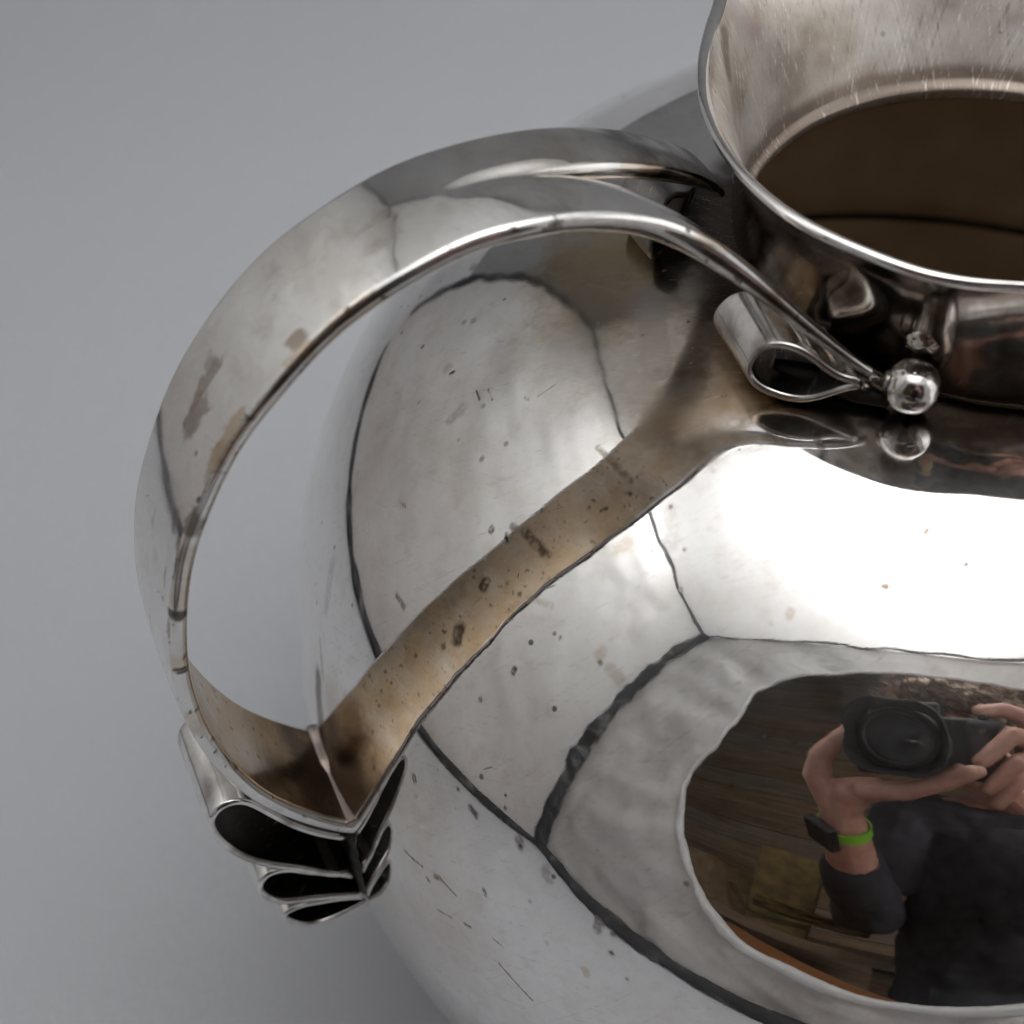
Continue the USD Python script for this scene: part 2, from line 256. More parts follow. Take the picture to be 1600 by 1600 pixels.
# marks on the body: (points of a stroke in the photograph, radius in mm, softness, colour, strength, dullness)
MARKS = [
    ([(985, 415), (1040, 420)], 10, .9, (.58, .44, .27), .8, .4), ([(930, 420), (960, 450)], 8, .9, (.62, .49, .32), .65, .35), ([(1060, 400), (1110, 440), (1150, 470)], 4.5, .7, DARK, .8, .6), ([(1120, 500), (1150, 560)], 5, .8, BROWN, .7, .5),
    ([(1060, 440), (1085, 440)], 3.2, .3, (.20, .18, .17), .7, .4), ([(1012, 470), (1022, 520), (1028, 580)], 1.9, .35, GREY, .75, .4), ([(1040, 540)], 2.2, .4, GREY, .55, .3), ([(1028, 581)], .8, .3, DARK, .7, .4),
    ([(1110, 560), (1130, 600)], 4, .8, (.60, .42, .26), .7, .5), ([(1180, 630), (1260, 650), (1360, 655)], 2.6, .8, BROWN, .75, .5), ([(1400, 650), (1520, 640), (1600, 660)], 3, .8, DARK, .75, .5), ([(1290, 665), (1350, 680), (1400, 715)], 2.2, .6, GREY, .5, .4),
    ([(1040, 320), (1110, 310), (1130, 380)], 5.5, .6, (.02, .016, .014), .97, .8), ([(1180, 470), (1260, 540)], 4., .7, (.03, .024, .02), .9, .7), ([(1120, 400), (1180, 480)], 5., .9, (.06, .05, .042), .8, .5),
    ([(1060, 650), (1110, 620), (1180, 610)], 5.5, .8, (.36, .27, .18), .75, .55), ([(1130, 520), (1140, 580)], 4., .7, (.24, .17, .11), .8, .6), ([(900, 520), (960, 560), (1000, 500)], 8., 1., (.62, .56, .49), .5, .25), ([(1000, 620), (1040, 560)], 5., .8, (.5, .44, .39), .5, .3),
    ([(497, 1060), (503, 1150)], 2.0, .8, (.15, .11, .09), .85, .5), ([(520, 1120), (560, 1180)], 5, .9, TAN, .5, .3), ([(555, 1130), (545, 1230)], 3.5, .9, (.2, .14, .1), .6, .4),
    ([(520, 880), (510, 950)], 1.2, .8, GREY, .4, .3), ([(500, 1000), (505, 1060)], .5, .6, GREY, .6, .3),
    ([(740, 418)], 1., .4, GREY, .6, .3), ([(740, 502)], .7, .4, GREY, .6, .3), ([(768, 475)], .35, .4, GREY, .6, .3), ([(704, 584), (708, 582)], .35, .3, DARK, .9, .5), ([(700, 575)], .9, .5, GREY, .4, .2),
    ([(705, 655), (722, 640)], 1.0, .7, GREY, .5, .3), ([(745, 610), (749, 625)], .18, .4, DARK, .8, .3), ([(764, 608), (770, 624)], .15, .4, DARK, .6, .3), ([(753, 717)], .5, .5, BROWN, .5, .3),
    ([(626, 785), (634, 792)], .2, .5, BROWN, .5, .2), ([(840, 620), (870, 600)], .15, .5, DARK, .4, .2), ([(820, 622), (826, 626)], .15, .5, DARK, .6, .2),
    ([(768, 828)], .65, .35, BROWN, .8, .5), ([(791, 840), (793, 846)], .4, .35, DARK, .9, .5), ([(760, 910), (756, 916)], .8, .4, BROWN, .85, .5), ([(718, 985), (714, 1000)], 1.1, .5, DARK, .75, .5), ([(820, 830), (855, 868)], .7, .6, (.12, .09, .06), .75, .4),
    ([(800, 822), (806, 826)], .5, .5, BROWN, .6, .4), ([(919, 794)], .4, .4, DARK, .8, .4), ([(940, 798), (948, 795)], .3, .4, DARK, .8, .4), ([(978, 770), (985, 772)], .35, .4, DARK, .7, .4), ([(935, 700), (985, 752)], .45, .6, (.25, .2, .17), .6, .3),
    ([(620, 930), (632, 950)], .4, .6, BROWN, .6, .3), ([(693, 1010)], .5, .4, BROWN, .6, .3), ([(650, 1025)], .5, .5, BROWN, .5, .3), ([(968, 858), (980, 850)], 1.2, .6, TAN, .65, .4), ([(1000, 823)], .5, .4, BROWN, .6, .3), ([(830, 935), (862, 948)], .5, .6, TAN, .6, .4), ([(812, 929)], .4, .4, BROWN, .7, .4),
    ([(938, 1022)], .9, .5, TAN, .7, .4), ([(955, 1045), (968, 1060)], .9, .5, TAN, .65, .4), ([(938, 1036)], .35, .4, DARK, .6, .3), ([(805, 1045), (802, 1050)], .45, .3, BROWN, .8, .4), ([(750, 1093)], .4, .3, BROWN, .8, .4), ([(876, 996)], .25, .3, DARK, .7, .3),
    ([(1236, 955), (1234, 962)], .6, .4, TAN, .75, .4), ([(1205, 975)], .4, .5, TAN, .5, .3), ([(1449, 827), (1446, 834)], .38, .4, BROWN, .8, .4), ([(1390, 866)], .3, .3, DARK, .9, .4), ([(1417, 865), (1420, 863)], .25, .3, DARK, .8, .4), ([(1380, 914), (1384, 917)], .5, .4, BROWN, .8, .4), ([(1503, 880), (1510, 881)], .32, .3, DARK, .9, .4), ([(1518, 879)], .22, .3, DARK, .8, .4),
    ([(1274, 683), (1284, 698)], .6, .6, BROWN, .6, .4), ([(1115, 737)], .45, .5, TAN, .6, .3), ([(1155, 703)], .2, .4, BROWN, .6, .3), ([(1334, 771)], .25, .4, BROWN, .6, .3), ([(1386, 716), (1394, 730)], .8, .5, (.12, .09, .07), .85, .5), ([(1363, 735), (1367, 741)], .6, .5, BROWN, .8, .5), ([(1045, 800), (1050, 850)], 1.2, .7, GREY, .3, .3), ([(1070, 858)], .3, .4, BROWN, .7, .3), ([(1048, 791)], .3, .4, BROWN, .7, .3),
    ([(647, 1213), (648, 1220)], .5, .3, BROWN, .85, .4), ([(736, 1262), (744, 1274)], .5, .6, DARK, .7, .4), ([(716, 1233)], .4, .4, BROWN, .6, .3), ([(812, 1312), (813, 1322)], .75, .45, GREY, .75, .4), ([(814, 1322)], .35, .4, DARK, .7, .4), ([(853, 1360), (856, 1372)], .85, .5, GREY, .55, .4), ([(756, 1391), (758, 1397)], .4, .35, BROWN, .85, .4), ([(790, 1262)], .3, .4, BROWN, .7, .3),
    ([(936, 1440), (934, 1452)], .8, .4, GREY, .7, .4), ([(955, 1490)], .5, .35, BROWN, .85, .4), ([(958, 1458)], .5, .4, BROWN, .6, .3), ([(915, 1516), (916, 1522)], .7, .4, TAN, .8, .4), ([(918, 1543)], .4, .4, TAN, .7, .4), ([(854, 1474)], .45, .4, TAN, .7, .4), ([(980, 1530)], .3, .4, BROWN, .7, .3),
    ([(632, 1329), (645, 1342), (660, 1354)], .22, .4, (.11, .09, .07), .95, .4), ([(667, 1371), (670, 1376)], .3, .4, DARK, .85, .4), ([(679, 1370), (687, 1372)], .4, .5, (.12, .09, .07), .9, .4), ([(690, 1376), (712, 1398)], .18, .5, DARK, .85, .3), ([(684, 1422), (706, 1434)], .18, .5, DARK, .8, .3), ([(725, 1443), (735, 1449)], .25, .5, DARK, .8, .3), ([(770, 1467), (786, 1480)], .18, .5, BROWN, .7, .3), ([(780, 1506), (832, 1564)], .18, .5, BROWN, .8, .3),
    ([(640, 1300), (690, 1390)], 9, 1., TAN, .25, .2), ([(620, 1440), (700, 1480)], 6, 1., TAN, .2, .15),
]
def seg_dist(P, pts):
    pts = np.atleast_2d(pts)
    if len(pts) == 1: return np.linalg.norm(P - pts[0], axis=1)
    out = np.full(len(P), 9.)
    for a, b in zip(pts[:-1], pts[1:]):
        ab = b - a; t = np.clip((P - a) @ ab / max(ab @ ab, 1e-12), 0, 1)
        out = np.minimum(out, np.linalg.norm(P - a - t[:, None] * ab, axis=1))
    return out
def paint(P, tint, dull, marks, where):
    wob = meshkit.fbm(P / .0009, 3, 21) - .5
    wob2 = meshkit.fbm(P / .006, 4, 22) - .5
    wob3 = meshkit.fbm(P / .0005, 2, 23) - .5
    for px, r, soft, col, st, du in marks:
        c = where(px); r = r * .001 * (.9 if r < 1.5 else 1)
        near = np.linalg.norm(P - c.mean(0), axis=1) < np.linalg.norm(c - c.mean(0), axis=1).max() + 3 * r + .001
        if not near.any(): continue
        d = seg_dist(P[near], c) / r
        d = d * (1 + (.9 * wob[near] if r < .0015 else 1.0 * wob2[near] + .5 * wob[near]))
        st = st * .6 if col == TAN and r < .002 else st
        w = min(1, st * 1.15) * (1 - sstep(d, 1 - soft * .8, 1 + soft * .8)) * (np.clip(.95 + 2.6 * wob3[near], .3, 1) if r < .0013 else 1)
        tint[near] = tint[near] * (1 - w[:, None]) + np.array(col) * w[:, None]
        dull[near] = np.maximum(dull[near], du * w)

def build_body():
    zz = np.concatenate([np.linspace(ZBOT, 0, 9000)[:-1], np.linspace(0, ZTOP, 9000)]); rr = r_of_z(zz)
    sl = np.concatenate([[0], np.cumsum(np.hypot(np.diff(zz), np.diff(rr)))])
    s = np.concatenate([np.linspace(0, .030, 40)[:-1], np.linspace(.030, sl[-1], 640)])
    z, r = np.interp(s, sl, zz), np.interp(s, sl, rr)
    # angle from +x; the side towards the camera is finely divided
    th = np.concatenate([np.radians(np.linspace(140, 292, 1150)), np.radians(np.linspace(292, 500, 180))[1:-1]])
    T, Zg = np.meshgrid(th, z, indexing='xy'); Rg = np.broadcast_to(r[:, None], T.shape)
    N = np.stack([np.cos(T), np.sin(T), 0 * T], -1)
    P0 = np.stack([Rg * np.cos(T), Rg * np.sin(T), Zg], -1)
    # raised by hand: slightly uneven walls
    nz = np.gradient(r, z); nrm = np.stack([np.cos(T), np.sin(T), -np.clip(nz, -6, 6)[:, None] + 0 * T], -1); nrm /= np.linalg.norm(nrm, axis=-1, keepdims=True)
    pit = np.zeros(T.shape)
    for px_, rad in (((810, 1060), .016), ((930, 1010), .012), ((700, 1040), .008), ((960, 1180), .012), ((1000, 1420), .012)):
        c = on_body([px_])[0] - np.array([0, 0, Z0]); pit = np.maximum(pit, np.exp(-np.sum((P0 - c) ** 2, -1) / rad ** 2))
    dent = .0000050 * pit * (meshkit.noise(P0 / .0011, 14) + meshkit.noise(P0 / .0019, 15) - 1) + .00016 * (meshkit.fbm(P0 / .034, 2, 3) - .5) + .000035 * (meshkit.noise(P0 / .011, 4) - .5)
    fade = sstep(Zg, ZTOP + .0005, ZTOP - .006)
    P = P0 + nrm * (dent * fade)[..., None]
    # small dimples and bulges that bend the reflections
    for px, dep, rad in (((1000, 560), .00006, .007), ((985, 780), -.00005, .009), ((700, 470), .00005, .008), ((800, 1050), -.00003, .004), ((860, 1120), .00003, .004), ((780, 1010), .00003, .003), ((1130, 1010), .00004, .004), ((960, 1400), -.00005, .006)):
        c = on_body([px])[0] - np.array([0, 0, Z0]); g = np.exp(-np.sum((P0 - c) ** 2, -1) / rad ** 2)
        P = P + nrm * (dep * g)[..., None]
    P[..., 2] += Z0
    V = P.reshape(-1, 3); nz_, nt = T.shape
    F = tri(grid_faces(nz_, nt, True, True))
    tint = np.broadcast_to(SILVER, (len(V), 3)).copy(); dull = np.zeros(len(V))
    paint(V, tint, dull, MARKS, on_body)
    # darkened round the neck joint
    k = sstep(np.hypot(V[:, 0], V[:, 1]) + .004 * (meshkit.fbm(V / .004, 3, 33) - .5), .0435, .037) * (V[:, 2] > Z0) * (.5 + .9 * (meshkit.fbm(V / .005, 3, 31)))
    k = np.clip(k, 0, .9); tint = tint * (1 - k[:, None]) + np.array([.10, .08, .07]) * k[:, None]; dull = np.maximum(dull, .5 * k)
    uv = np.stack([T * .1, np.broadcast_to(s[:, None], T.shape)], -1).reshape(-1, 2)
    # flat base closes the pot
    b = len(V); V = np.vstack([V, [[0, 0, ZBOT + Z0]]]); j = np.arange(nt)
    F = np.vstack([F, np.c_[np.full(nt, b), j, (j + 1) % nt][:, [0, 2, 1]]])
    tint = np.vstack([tint, SILVER]); dull = np.append(dull, 0); uv = np.vstack([uv, [0, 0]])
    obj('body', (V, F), M_body, jug, smooth=True, attrs={'tint': tint, 'dull': dull}, uv=uv)
    # the inside, a sheet's thickness in
    z = np.linspace(ZBOT + .0012, ZTOP - .0004, 90); r = np.maximum(r_of_z(z) - .0011, .005); r[-1] = .0352
    seam = .0009 * np.exp(-((z - .004) / .0012) ** 2); r = r - seam
    th = np.linspace(0, 2 * np.pi, 161)[:-1]; T, Zg = np.meshgrid(th, z); Rg = np.broadcast_to(r[:, None], T.shape)
    V = np.stack([Rg * np.cos(T), Rg * np.sin(T), Zg + Z0], -1).reshape(-1, 3)
    F = tri(grid_faces(len(z), len(th), True)); b = len(V); j = np.arange(len(th))
    V = np.vstack([V, [[0, 0, ZBOT + Z0 + .0012]]]); F = np.vstack([F, np.c_[np.full(len(th), b), j, (j + 1) % len(th)]])
    lining = obj('lining', (V, F), M_inner, jug, smooth=True)
    ring = np.stack([(r_of_z(np.array([.004])) - .0016) * np.cos(np.linspace(0, 2 * np.pi, 160)), (r_of_z(np.array([.004])) - .0016) * np.sin(np.linspace(0, 2 * np.pi, 160)), np.full(160, .004 + Z0)], 1)
    obj('inner_seam', tube(ring, .0008, 8, caps=False), M_soot, lining, smooth=True)
build_body()

# ------------------------------------------------------------------ neck
def rim_radius(th):
    px = [(1097, 72), (1089, 125), (1100, 187), (1125, 244), (1162, 297), (1225, 353), (1287, 387), (1350, 412), (1450, 443), (1500, 449), (1600, 452)]
    q = on_plane(px, EZ, .0951 + Z0); a = np.unwrap(np.arctan2(q[:, 1], q[:, 0])) % (2 * np.pi); r = np.hypot(q[:, 0], q[:, 1])
    o = np.argsort(a); a, r = a[o], r[o]
    A = np.concatenate([np.radians([62, 90, 118, 135, 152]), a, [a[-1] + .5, a[-1] + 1.2]]); keep = np.r_[True, np.diff(A) > .01]; Rr = np.concatenate([[.050, .052, .050, .0462, .0434], r, [.0415, .044]]); A, Rr = A[keep], Rr[keep]
    full = np.concatenate([A, [A[0] + 2 * np.pi]]); fr = np.concatenate([Rr, [Rr[0]]])
    t = np.linspace(0, 2 * np.pi, 721)[:-1]
    v = np.interp((t - A[0]) % (2 * np.pi) + A[0], full, fr)
    k = np.exp(-np.linspace(-3, 3, 41) ** 2); k /= k.sum(); v = np.convolve(np.concatenate([v[-20:], v, v[:20]]), k, 'valid')
    return np.interp(th % (2 * np.pi), np.append(t, 2 * np.pi), np.append(v, v[0]))
def build_neck():
    nt = 900; th = np.linspace(0, 2 * np.pi, nt + 1)[:-1]; R = rim_radius(th)
    # outer profile from the joint up to the rim, over the rounded lip, down the inside to the throat: (share of the flare, height)
    out = [(-.14, .0737), (-.03, .0745), (-.015, .0758), (-.01, .0790), (.02, .0815), (.09, .0845), (.21, .0872), (.40, .0899), (.63, .0923), (.86, .0942), (.97, .0950)]
    t = np.linspace(0, 1, len(out)); cs = CubicSpline(t, np.array(out)); po = cs(np.linspace(0, 1, 46))
    inn = [(.82, .0953), (.76, .0942), (.65, .0920), (.535, .0897), (.415, .0873), (.29, .0847), (.16, .0820), (.03, .0793), (-.10, .0766), (-.20, .0744), (-.26, .0728)]
    ci = CubicSpline(np.linspace(0, 1, len(inn)), np.array(inn)); pi_ = ci(np.linspace(0, 1, 50))
    lip = np.array([(1.005, .09535), (1.01, .0957), (.99, .0960), (.93, .0963), (.86, .0962), (.79, .0957)])
    bot = np.array([(-.262, .0721), (-.25, .0716), (-.20, .0719)])
    prof = np.vstack([po, lip, pi_, bot]); r0 = .0367
    nin = len(po) + len(lip); zz = prof[:, 1:2]
    lam = sstep(np.cos(th - math.radians(88)), -.02, .5)[None]            # the far wall flares out straight, the near one hollow
    lin = np.clip((zz - .0737) / .0213, 0, 1)
    share = np.where(prof[:, :1] > 0, prof[:, :1], 0) * (1 - lam) + np.clip(lin, 0, 1) * lam; low = np.minimum(prof[:, :1], 0) * .0065
    r = r0 + share * (R[None] - r0) + low * (1 - lam * (lin > .05))
    r[len(po):nin] = (r0 + prof[len(po):nin, :1] * (R[None] - r0)) * (1 - lam) + (R[None] - (1.01 - prof[len(po):nin, :1]) * .0065) * lam
    zo, zi = prof[:len(po), 1], prof[nin:nin + len(pi_), 1]; out_at = np.stack([np.interp(zi, zo, r[:len(po), k]) for k in range(nt)], 1)
    fin = np.clip((prof[nin:nin + len(pi_), :1] + .26) / 1.08, 0, 1)
    r[nin:nin + len(pi_)] = np.minimum(.0350 + fin * (R[None] - .0017 - .0350), out_at - .0012)
    r[nin + len(pi_):] = .0350 + np.array([[-.0001], [.0002], [.0006]])
    z = np.broadcast_to(prof[:, 1:2], r.shape).copy()
    # the rim waves a little
    up = np.clip((prof[:, 1:2] - .082) / .014, 0, 1)
    z = z + up * (.0005 * np.sin(2 * th + .5) + .0003 * np.sin(5 * th + 1))[None]
    # pinched out where the lip is folded, at the far left
    fold = np.exp(-((((th - math.radians(128)) + np.pi) % (2 * np.pi) - np.pi) / .36) ** 2)
    r = r + .0042 * up ** 4 * fold[None]; z = z - .0006 * up ** 4 * fold[None]
    uneven = .00022 * (meshkit.fbm(np.stack([r * np.cos(th) / .009, r * np.sin(th) / .009, z / .009], -1), 2, 17) - .5)
    r = r + uneven
    P = np.stack([r * np.cos(th), r * np.sin(th), z + Z0], -1); V = P.reshape(-1, 3)
    n = len(prof); F = tri(grid_faces(n, nt, True, True)); F = np.vstack([F, tri(np.stack([(n - 1) * nt + np.arange(nt), (n - 1) * nt + (np.arange(nt) + 1) % nt, (np.arange(nt) + 1) % nt, np.arange(nt)], 1))])
    tint = np.broadcast_to(SILVER, (len(V), 3)).copy(); dull = np.full(len(V), .1)
    idx = np.repeat(np.arange(n), nt); no = len(po); nl = no + 6
    m1 = meshkit.fbm(V / .007, 4, 40); m2 = meshkit.fbm(V / .0025, 3, 41)
    hgt = (V[:, 2] - Z0 - .075) / .020
    kout = np.where(idx < no, np.clip(1.15 - .75 * hgt + 2.6 * (m1 - .5) + 1.0 * (m2 - .5), .12, .9), 0)
    tint = tint * (1 - kout[:, None]) + np.array([.27, .21, .16]) * kout[:, None]; dull = np.where(idx < no, .02 + .12 * kout, dull)
    isin = idx >= nl
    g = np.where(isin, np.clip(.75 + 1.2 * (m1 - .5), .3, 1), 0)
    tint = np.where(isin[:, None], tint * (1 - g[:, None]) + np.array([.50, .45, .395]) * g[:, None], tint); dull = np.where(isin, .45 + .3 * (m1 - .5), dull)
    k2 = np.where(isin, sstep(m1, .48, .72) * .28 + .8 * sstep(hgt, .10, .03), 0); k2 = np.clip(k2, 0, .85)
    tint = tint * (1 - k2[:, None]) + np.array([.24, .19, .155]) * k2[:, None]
    inm = np.where(isin)[0]
    marks = [([(1128, 55), (1135, 110)], 1.6, .6, (.2, .15, .11), .75, .3), ([(1168, 150)], .8, .4, (.25, .19, .15), .8, .3), ([(1120, 130)], .7, .5, (.2, .15, .12), .6, .2), ([(1165, 30), (1200, 60), (1250, 100)], 3., .7, (.38, .33, .32), .5, .2)]
    for px, rr, soft, col, st, du in marks:
        c = np.array([on_neck_inside(p) for p in px]); d = seg_dist(V[inm], c) / (rr * .001); d = d * (1 + 1.2 * (m2[inm] - .5))
        w = st * (1 - sstep(d, 1 - soft * .8, 1 + soft * .8)); tint[inm] = tint[inm] * (1 - w[:, None]) + np.array(col) * w[:, None]
    s = np.concatenate([[0], np.cumsum(np.hypot(np.diff(prof[:, 0] * .0065), np.diff(prof[:, 1])))])
    uv = np.stack([np.broadcast_to(th * .04, r.shape), np.broadcast_to(s[:, None], r.shape)], -1).reshape(-1, 2)
    ks = no + 6; F = tri(grid_faces(n, nt, True, True)); inner = F.min(1) // nt >= ks - 1
    hole = tri(np.stack([(n - 1) * nt + np.arange(nt), (n - 1) * nt + (np.arange(nt) + 1) % nt, (np.arange(nt) + 1) % nt, np.arange(nt)], 1))
    def cut(name, m0, m1, mtl, parent, extra=None):
        f = F[(F.min(1) // nt >= m0) & (F.max(1) // nt <= m1)] - m0 * nt
        sl = slice(m0 * nt, (m1 + 1) * nt)
        return obj(name, (V[sl], f), mtl, parent, smooth=True, attrs={'tint': tint[sl], 'dull': dull[sl]}, uv=uv[sl])
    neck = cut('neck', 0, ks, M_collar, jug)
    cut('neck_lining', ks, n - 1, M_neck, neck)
def on_neck_inside(p):
    d = ray([p])[0]; ts = np.linspace(.15, .42, 4000); P = CAM + d * ts[:, None]; P = P[(P[:, 2] < .0955 + Z0)]
    rr = np.hypot(P[:, 0], P[:, 1]); f = np.clip((P[:, 2] - Z0 - .0742) / .021, 0, 1); R = .035 + .0075 * f ** 1.5
    inside = rr < R; j = np.argmax(inside); k = j + np.argmax(~inside[j:])
    return P[k]
build_neck()

# ------------------------------------------------------------------ handle
PHI = math.radians(21.6)
HW = np.array([math.sin(PHI), -math.cos(PHI), 0]); HH = np.array([-math.cos(PHI), -math.sin(PHI), 0])   # across the strap (towards the camera) and out from the jug
def hp(h, w, z):
    """Handle axes in mm (out, across, up from the widest ring) to the scene."""
    h, w, z = (np.asarray(k, float) / 1000 for k in (h, w, z))
    return h[..., None] * HH + w[..., None] * HW + (z + Z0)[..., None] * EZ
def to_hw(P):
    P = np.asarray(P); return np.stack([P @ HH, P @ HW, P[..., 2] - Z0], -1) * 1000
STRAP = np.array([(99.6, -.6), (103.6, 2.4), (107.2, 6), (111.2, 11.5), (114.8, 17.5), (117.7, 24.5), (119.8, 32.5), (120.8, 39), (121, 45), (120.7, 50), (119.8, 56), (118.5, 62), (116.6, 68), (114, 73.7), (111, 78.5), (107, 83.8), (102, 89.2), (97, 93.7), (92, 96.8), (86, 99.2), (79, 100.8), (72, 101.2), (66, 100.5)])
def sweep(secs, C, A, B):
    """Outlines (k x n x 2, mm) set along points C with axes A, B (k x 3); ends capped."""
    P = C[:, None] + secs[..., :1] * .001 * A[:, None] + secs[..., 1:] * .001 * B[:, None]
    k, n = secs.shape[:2]; V = P.reshape(-1, 3); F = tri(grid_faces(k, n, True))
    V = np.vstack([V, P[0].mean(0), P[-1].mean(0)]); j = np.arange(n); j2 = (j + 1) % n
    F = np.vstack([F, np.c_[np.full(n, k * n), j, j2], np.c_[np.full(n, k * n + 1), (k - 1) * n + j2, (k - 1) * n + j]])
    m = trimesh.Trimesh(V, F, process=False)
    if m.volume < 0: m.invert()
    return m
INNER = np.array([.63, .48, .315])
handle = None
PATCHES = (((318, 565), 1.4, 1.4, (.40, .33, .29), .6), ((310, 600), 4.0, 1.7, (.42, .35, .31), .8), ((296, 650), 3.2, 1.2, (.40, .33, .29), .75), ((285, 665), 2.0, .9, (.42, .35, .31), .75), ((457, 521), 1.5, 1.2, (.38, .30, .24), .8), ((458, 545), 1.6, .9, (.6, .45, .28), .6), ((345, 680), 4.5, .9, (.55, .42, .27), .7), ((325, 715), 3.0, .9, (.5, .38, .25), .6), ((285, 820), 2.5, .7, (.2, .14, .09), .7), ((262, 820), 1.6, .7, (.4, .35, .31), .6), ((268, 850), 1.5, .5, (.3, .25, .21), .6), ((262, 968), .9, 1.0, (.1, .075, .05), .9), ((247, 905), 2.2, .35, (.25, .21, .18), .6), ((252, 985), 2.0, .4, (.25, .21, .18), .6), ((277, 1058), .5, .5, (.1, .07, .05), .9), ((600, 355), 2., 1.5, (.55, .47, .38), .3), ((572, 380), 1.2, 1., (.5, .44, .36), .4), ((1020, 250), 3., 1.5, (.5, .40, .28), .5))
def half_section(hw, ci, W, crown, th, er, ei, groove, n=26):
    """Closed outline of half a strap: x runs from the inner edge (-hw) to the outer edge (hw); ci is how much the strap's two halves still share one crown."""
    x = np.linspace(-hw + ei, hw - er, n)
    full = (x + hw) / (2 * hw)                                  # 0 at the strap's middle, 1 at its edge
    own = crown * (1 - ((x) / hw) ** 2)
    y = ci * (crown * (1 - full ** 2)) + (1 - ci) * own - ci * groove * np.exp(-(full * 2 * hw / 1.5) ** 2)
    top = np.stack([x, y], 1)
    ang = np.linspace(np.pi / 2, -np.pi / 2, 12); hh = th / 2
    e1 = np.stack([hw - er + er * np.cos(ang), -hh + hh * np.sin(ang)], 1); e1[:, 1] += np.linspace(y[-1], 0, 12)
    xb = x[::-1]; bot = np.stack([xb, np.full(n, -th)], 1)
    ang2 = np.linspace(-np.pi / 2, -3 * np.pi / 2, 12)
    e2 = np.stack([-hw + ei + ei * np.cos(ang2), -hh + hh * np.sin(ang2)], 1); e2[:, 1] += np.linspace(0, y[0], 12)
    return np.vstack([top, e1, bot, e2])
FACE = np.concatenate([np.zeros(26), np.full(12, .5), np.ones(26), np.full(12, .25)])
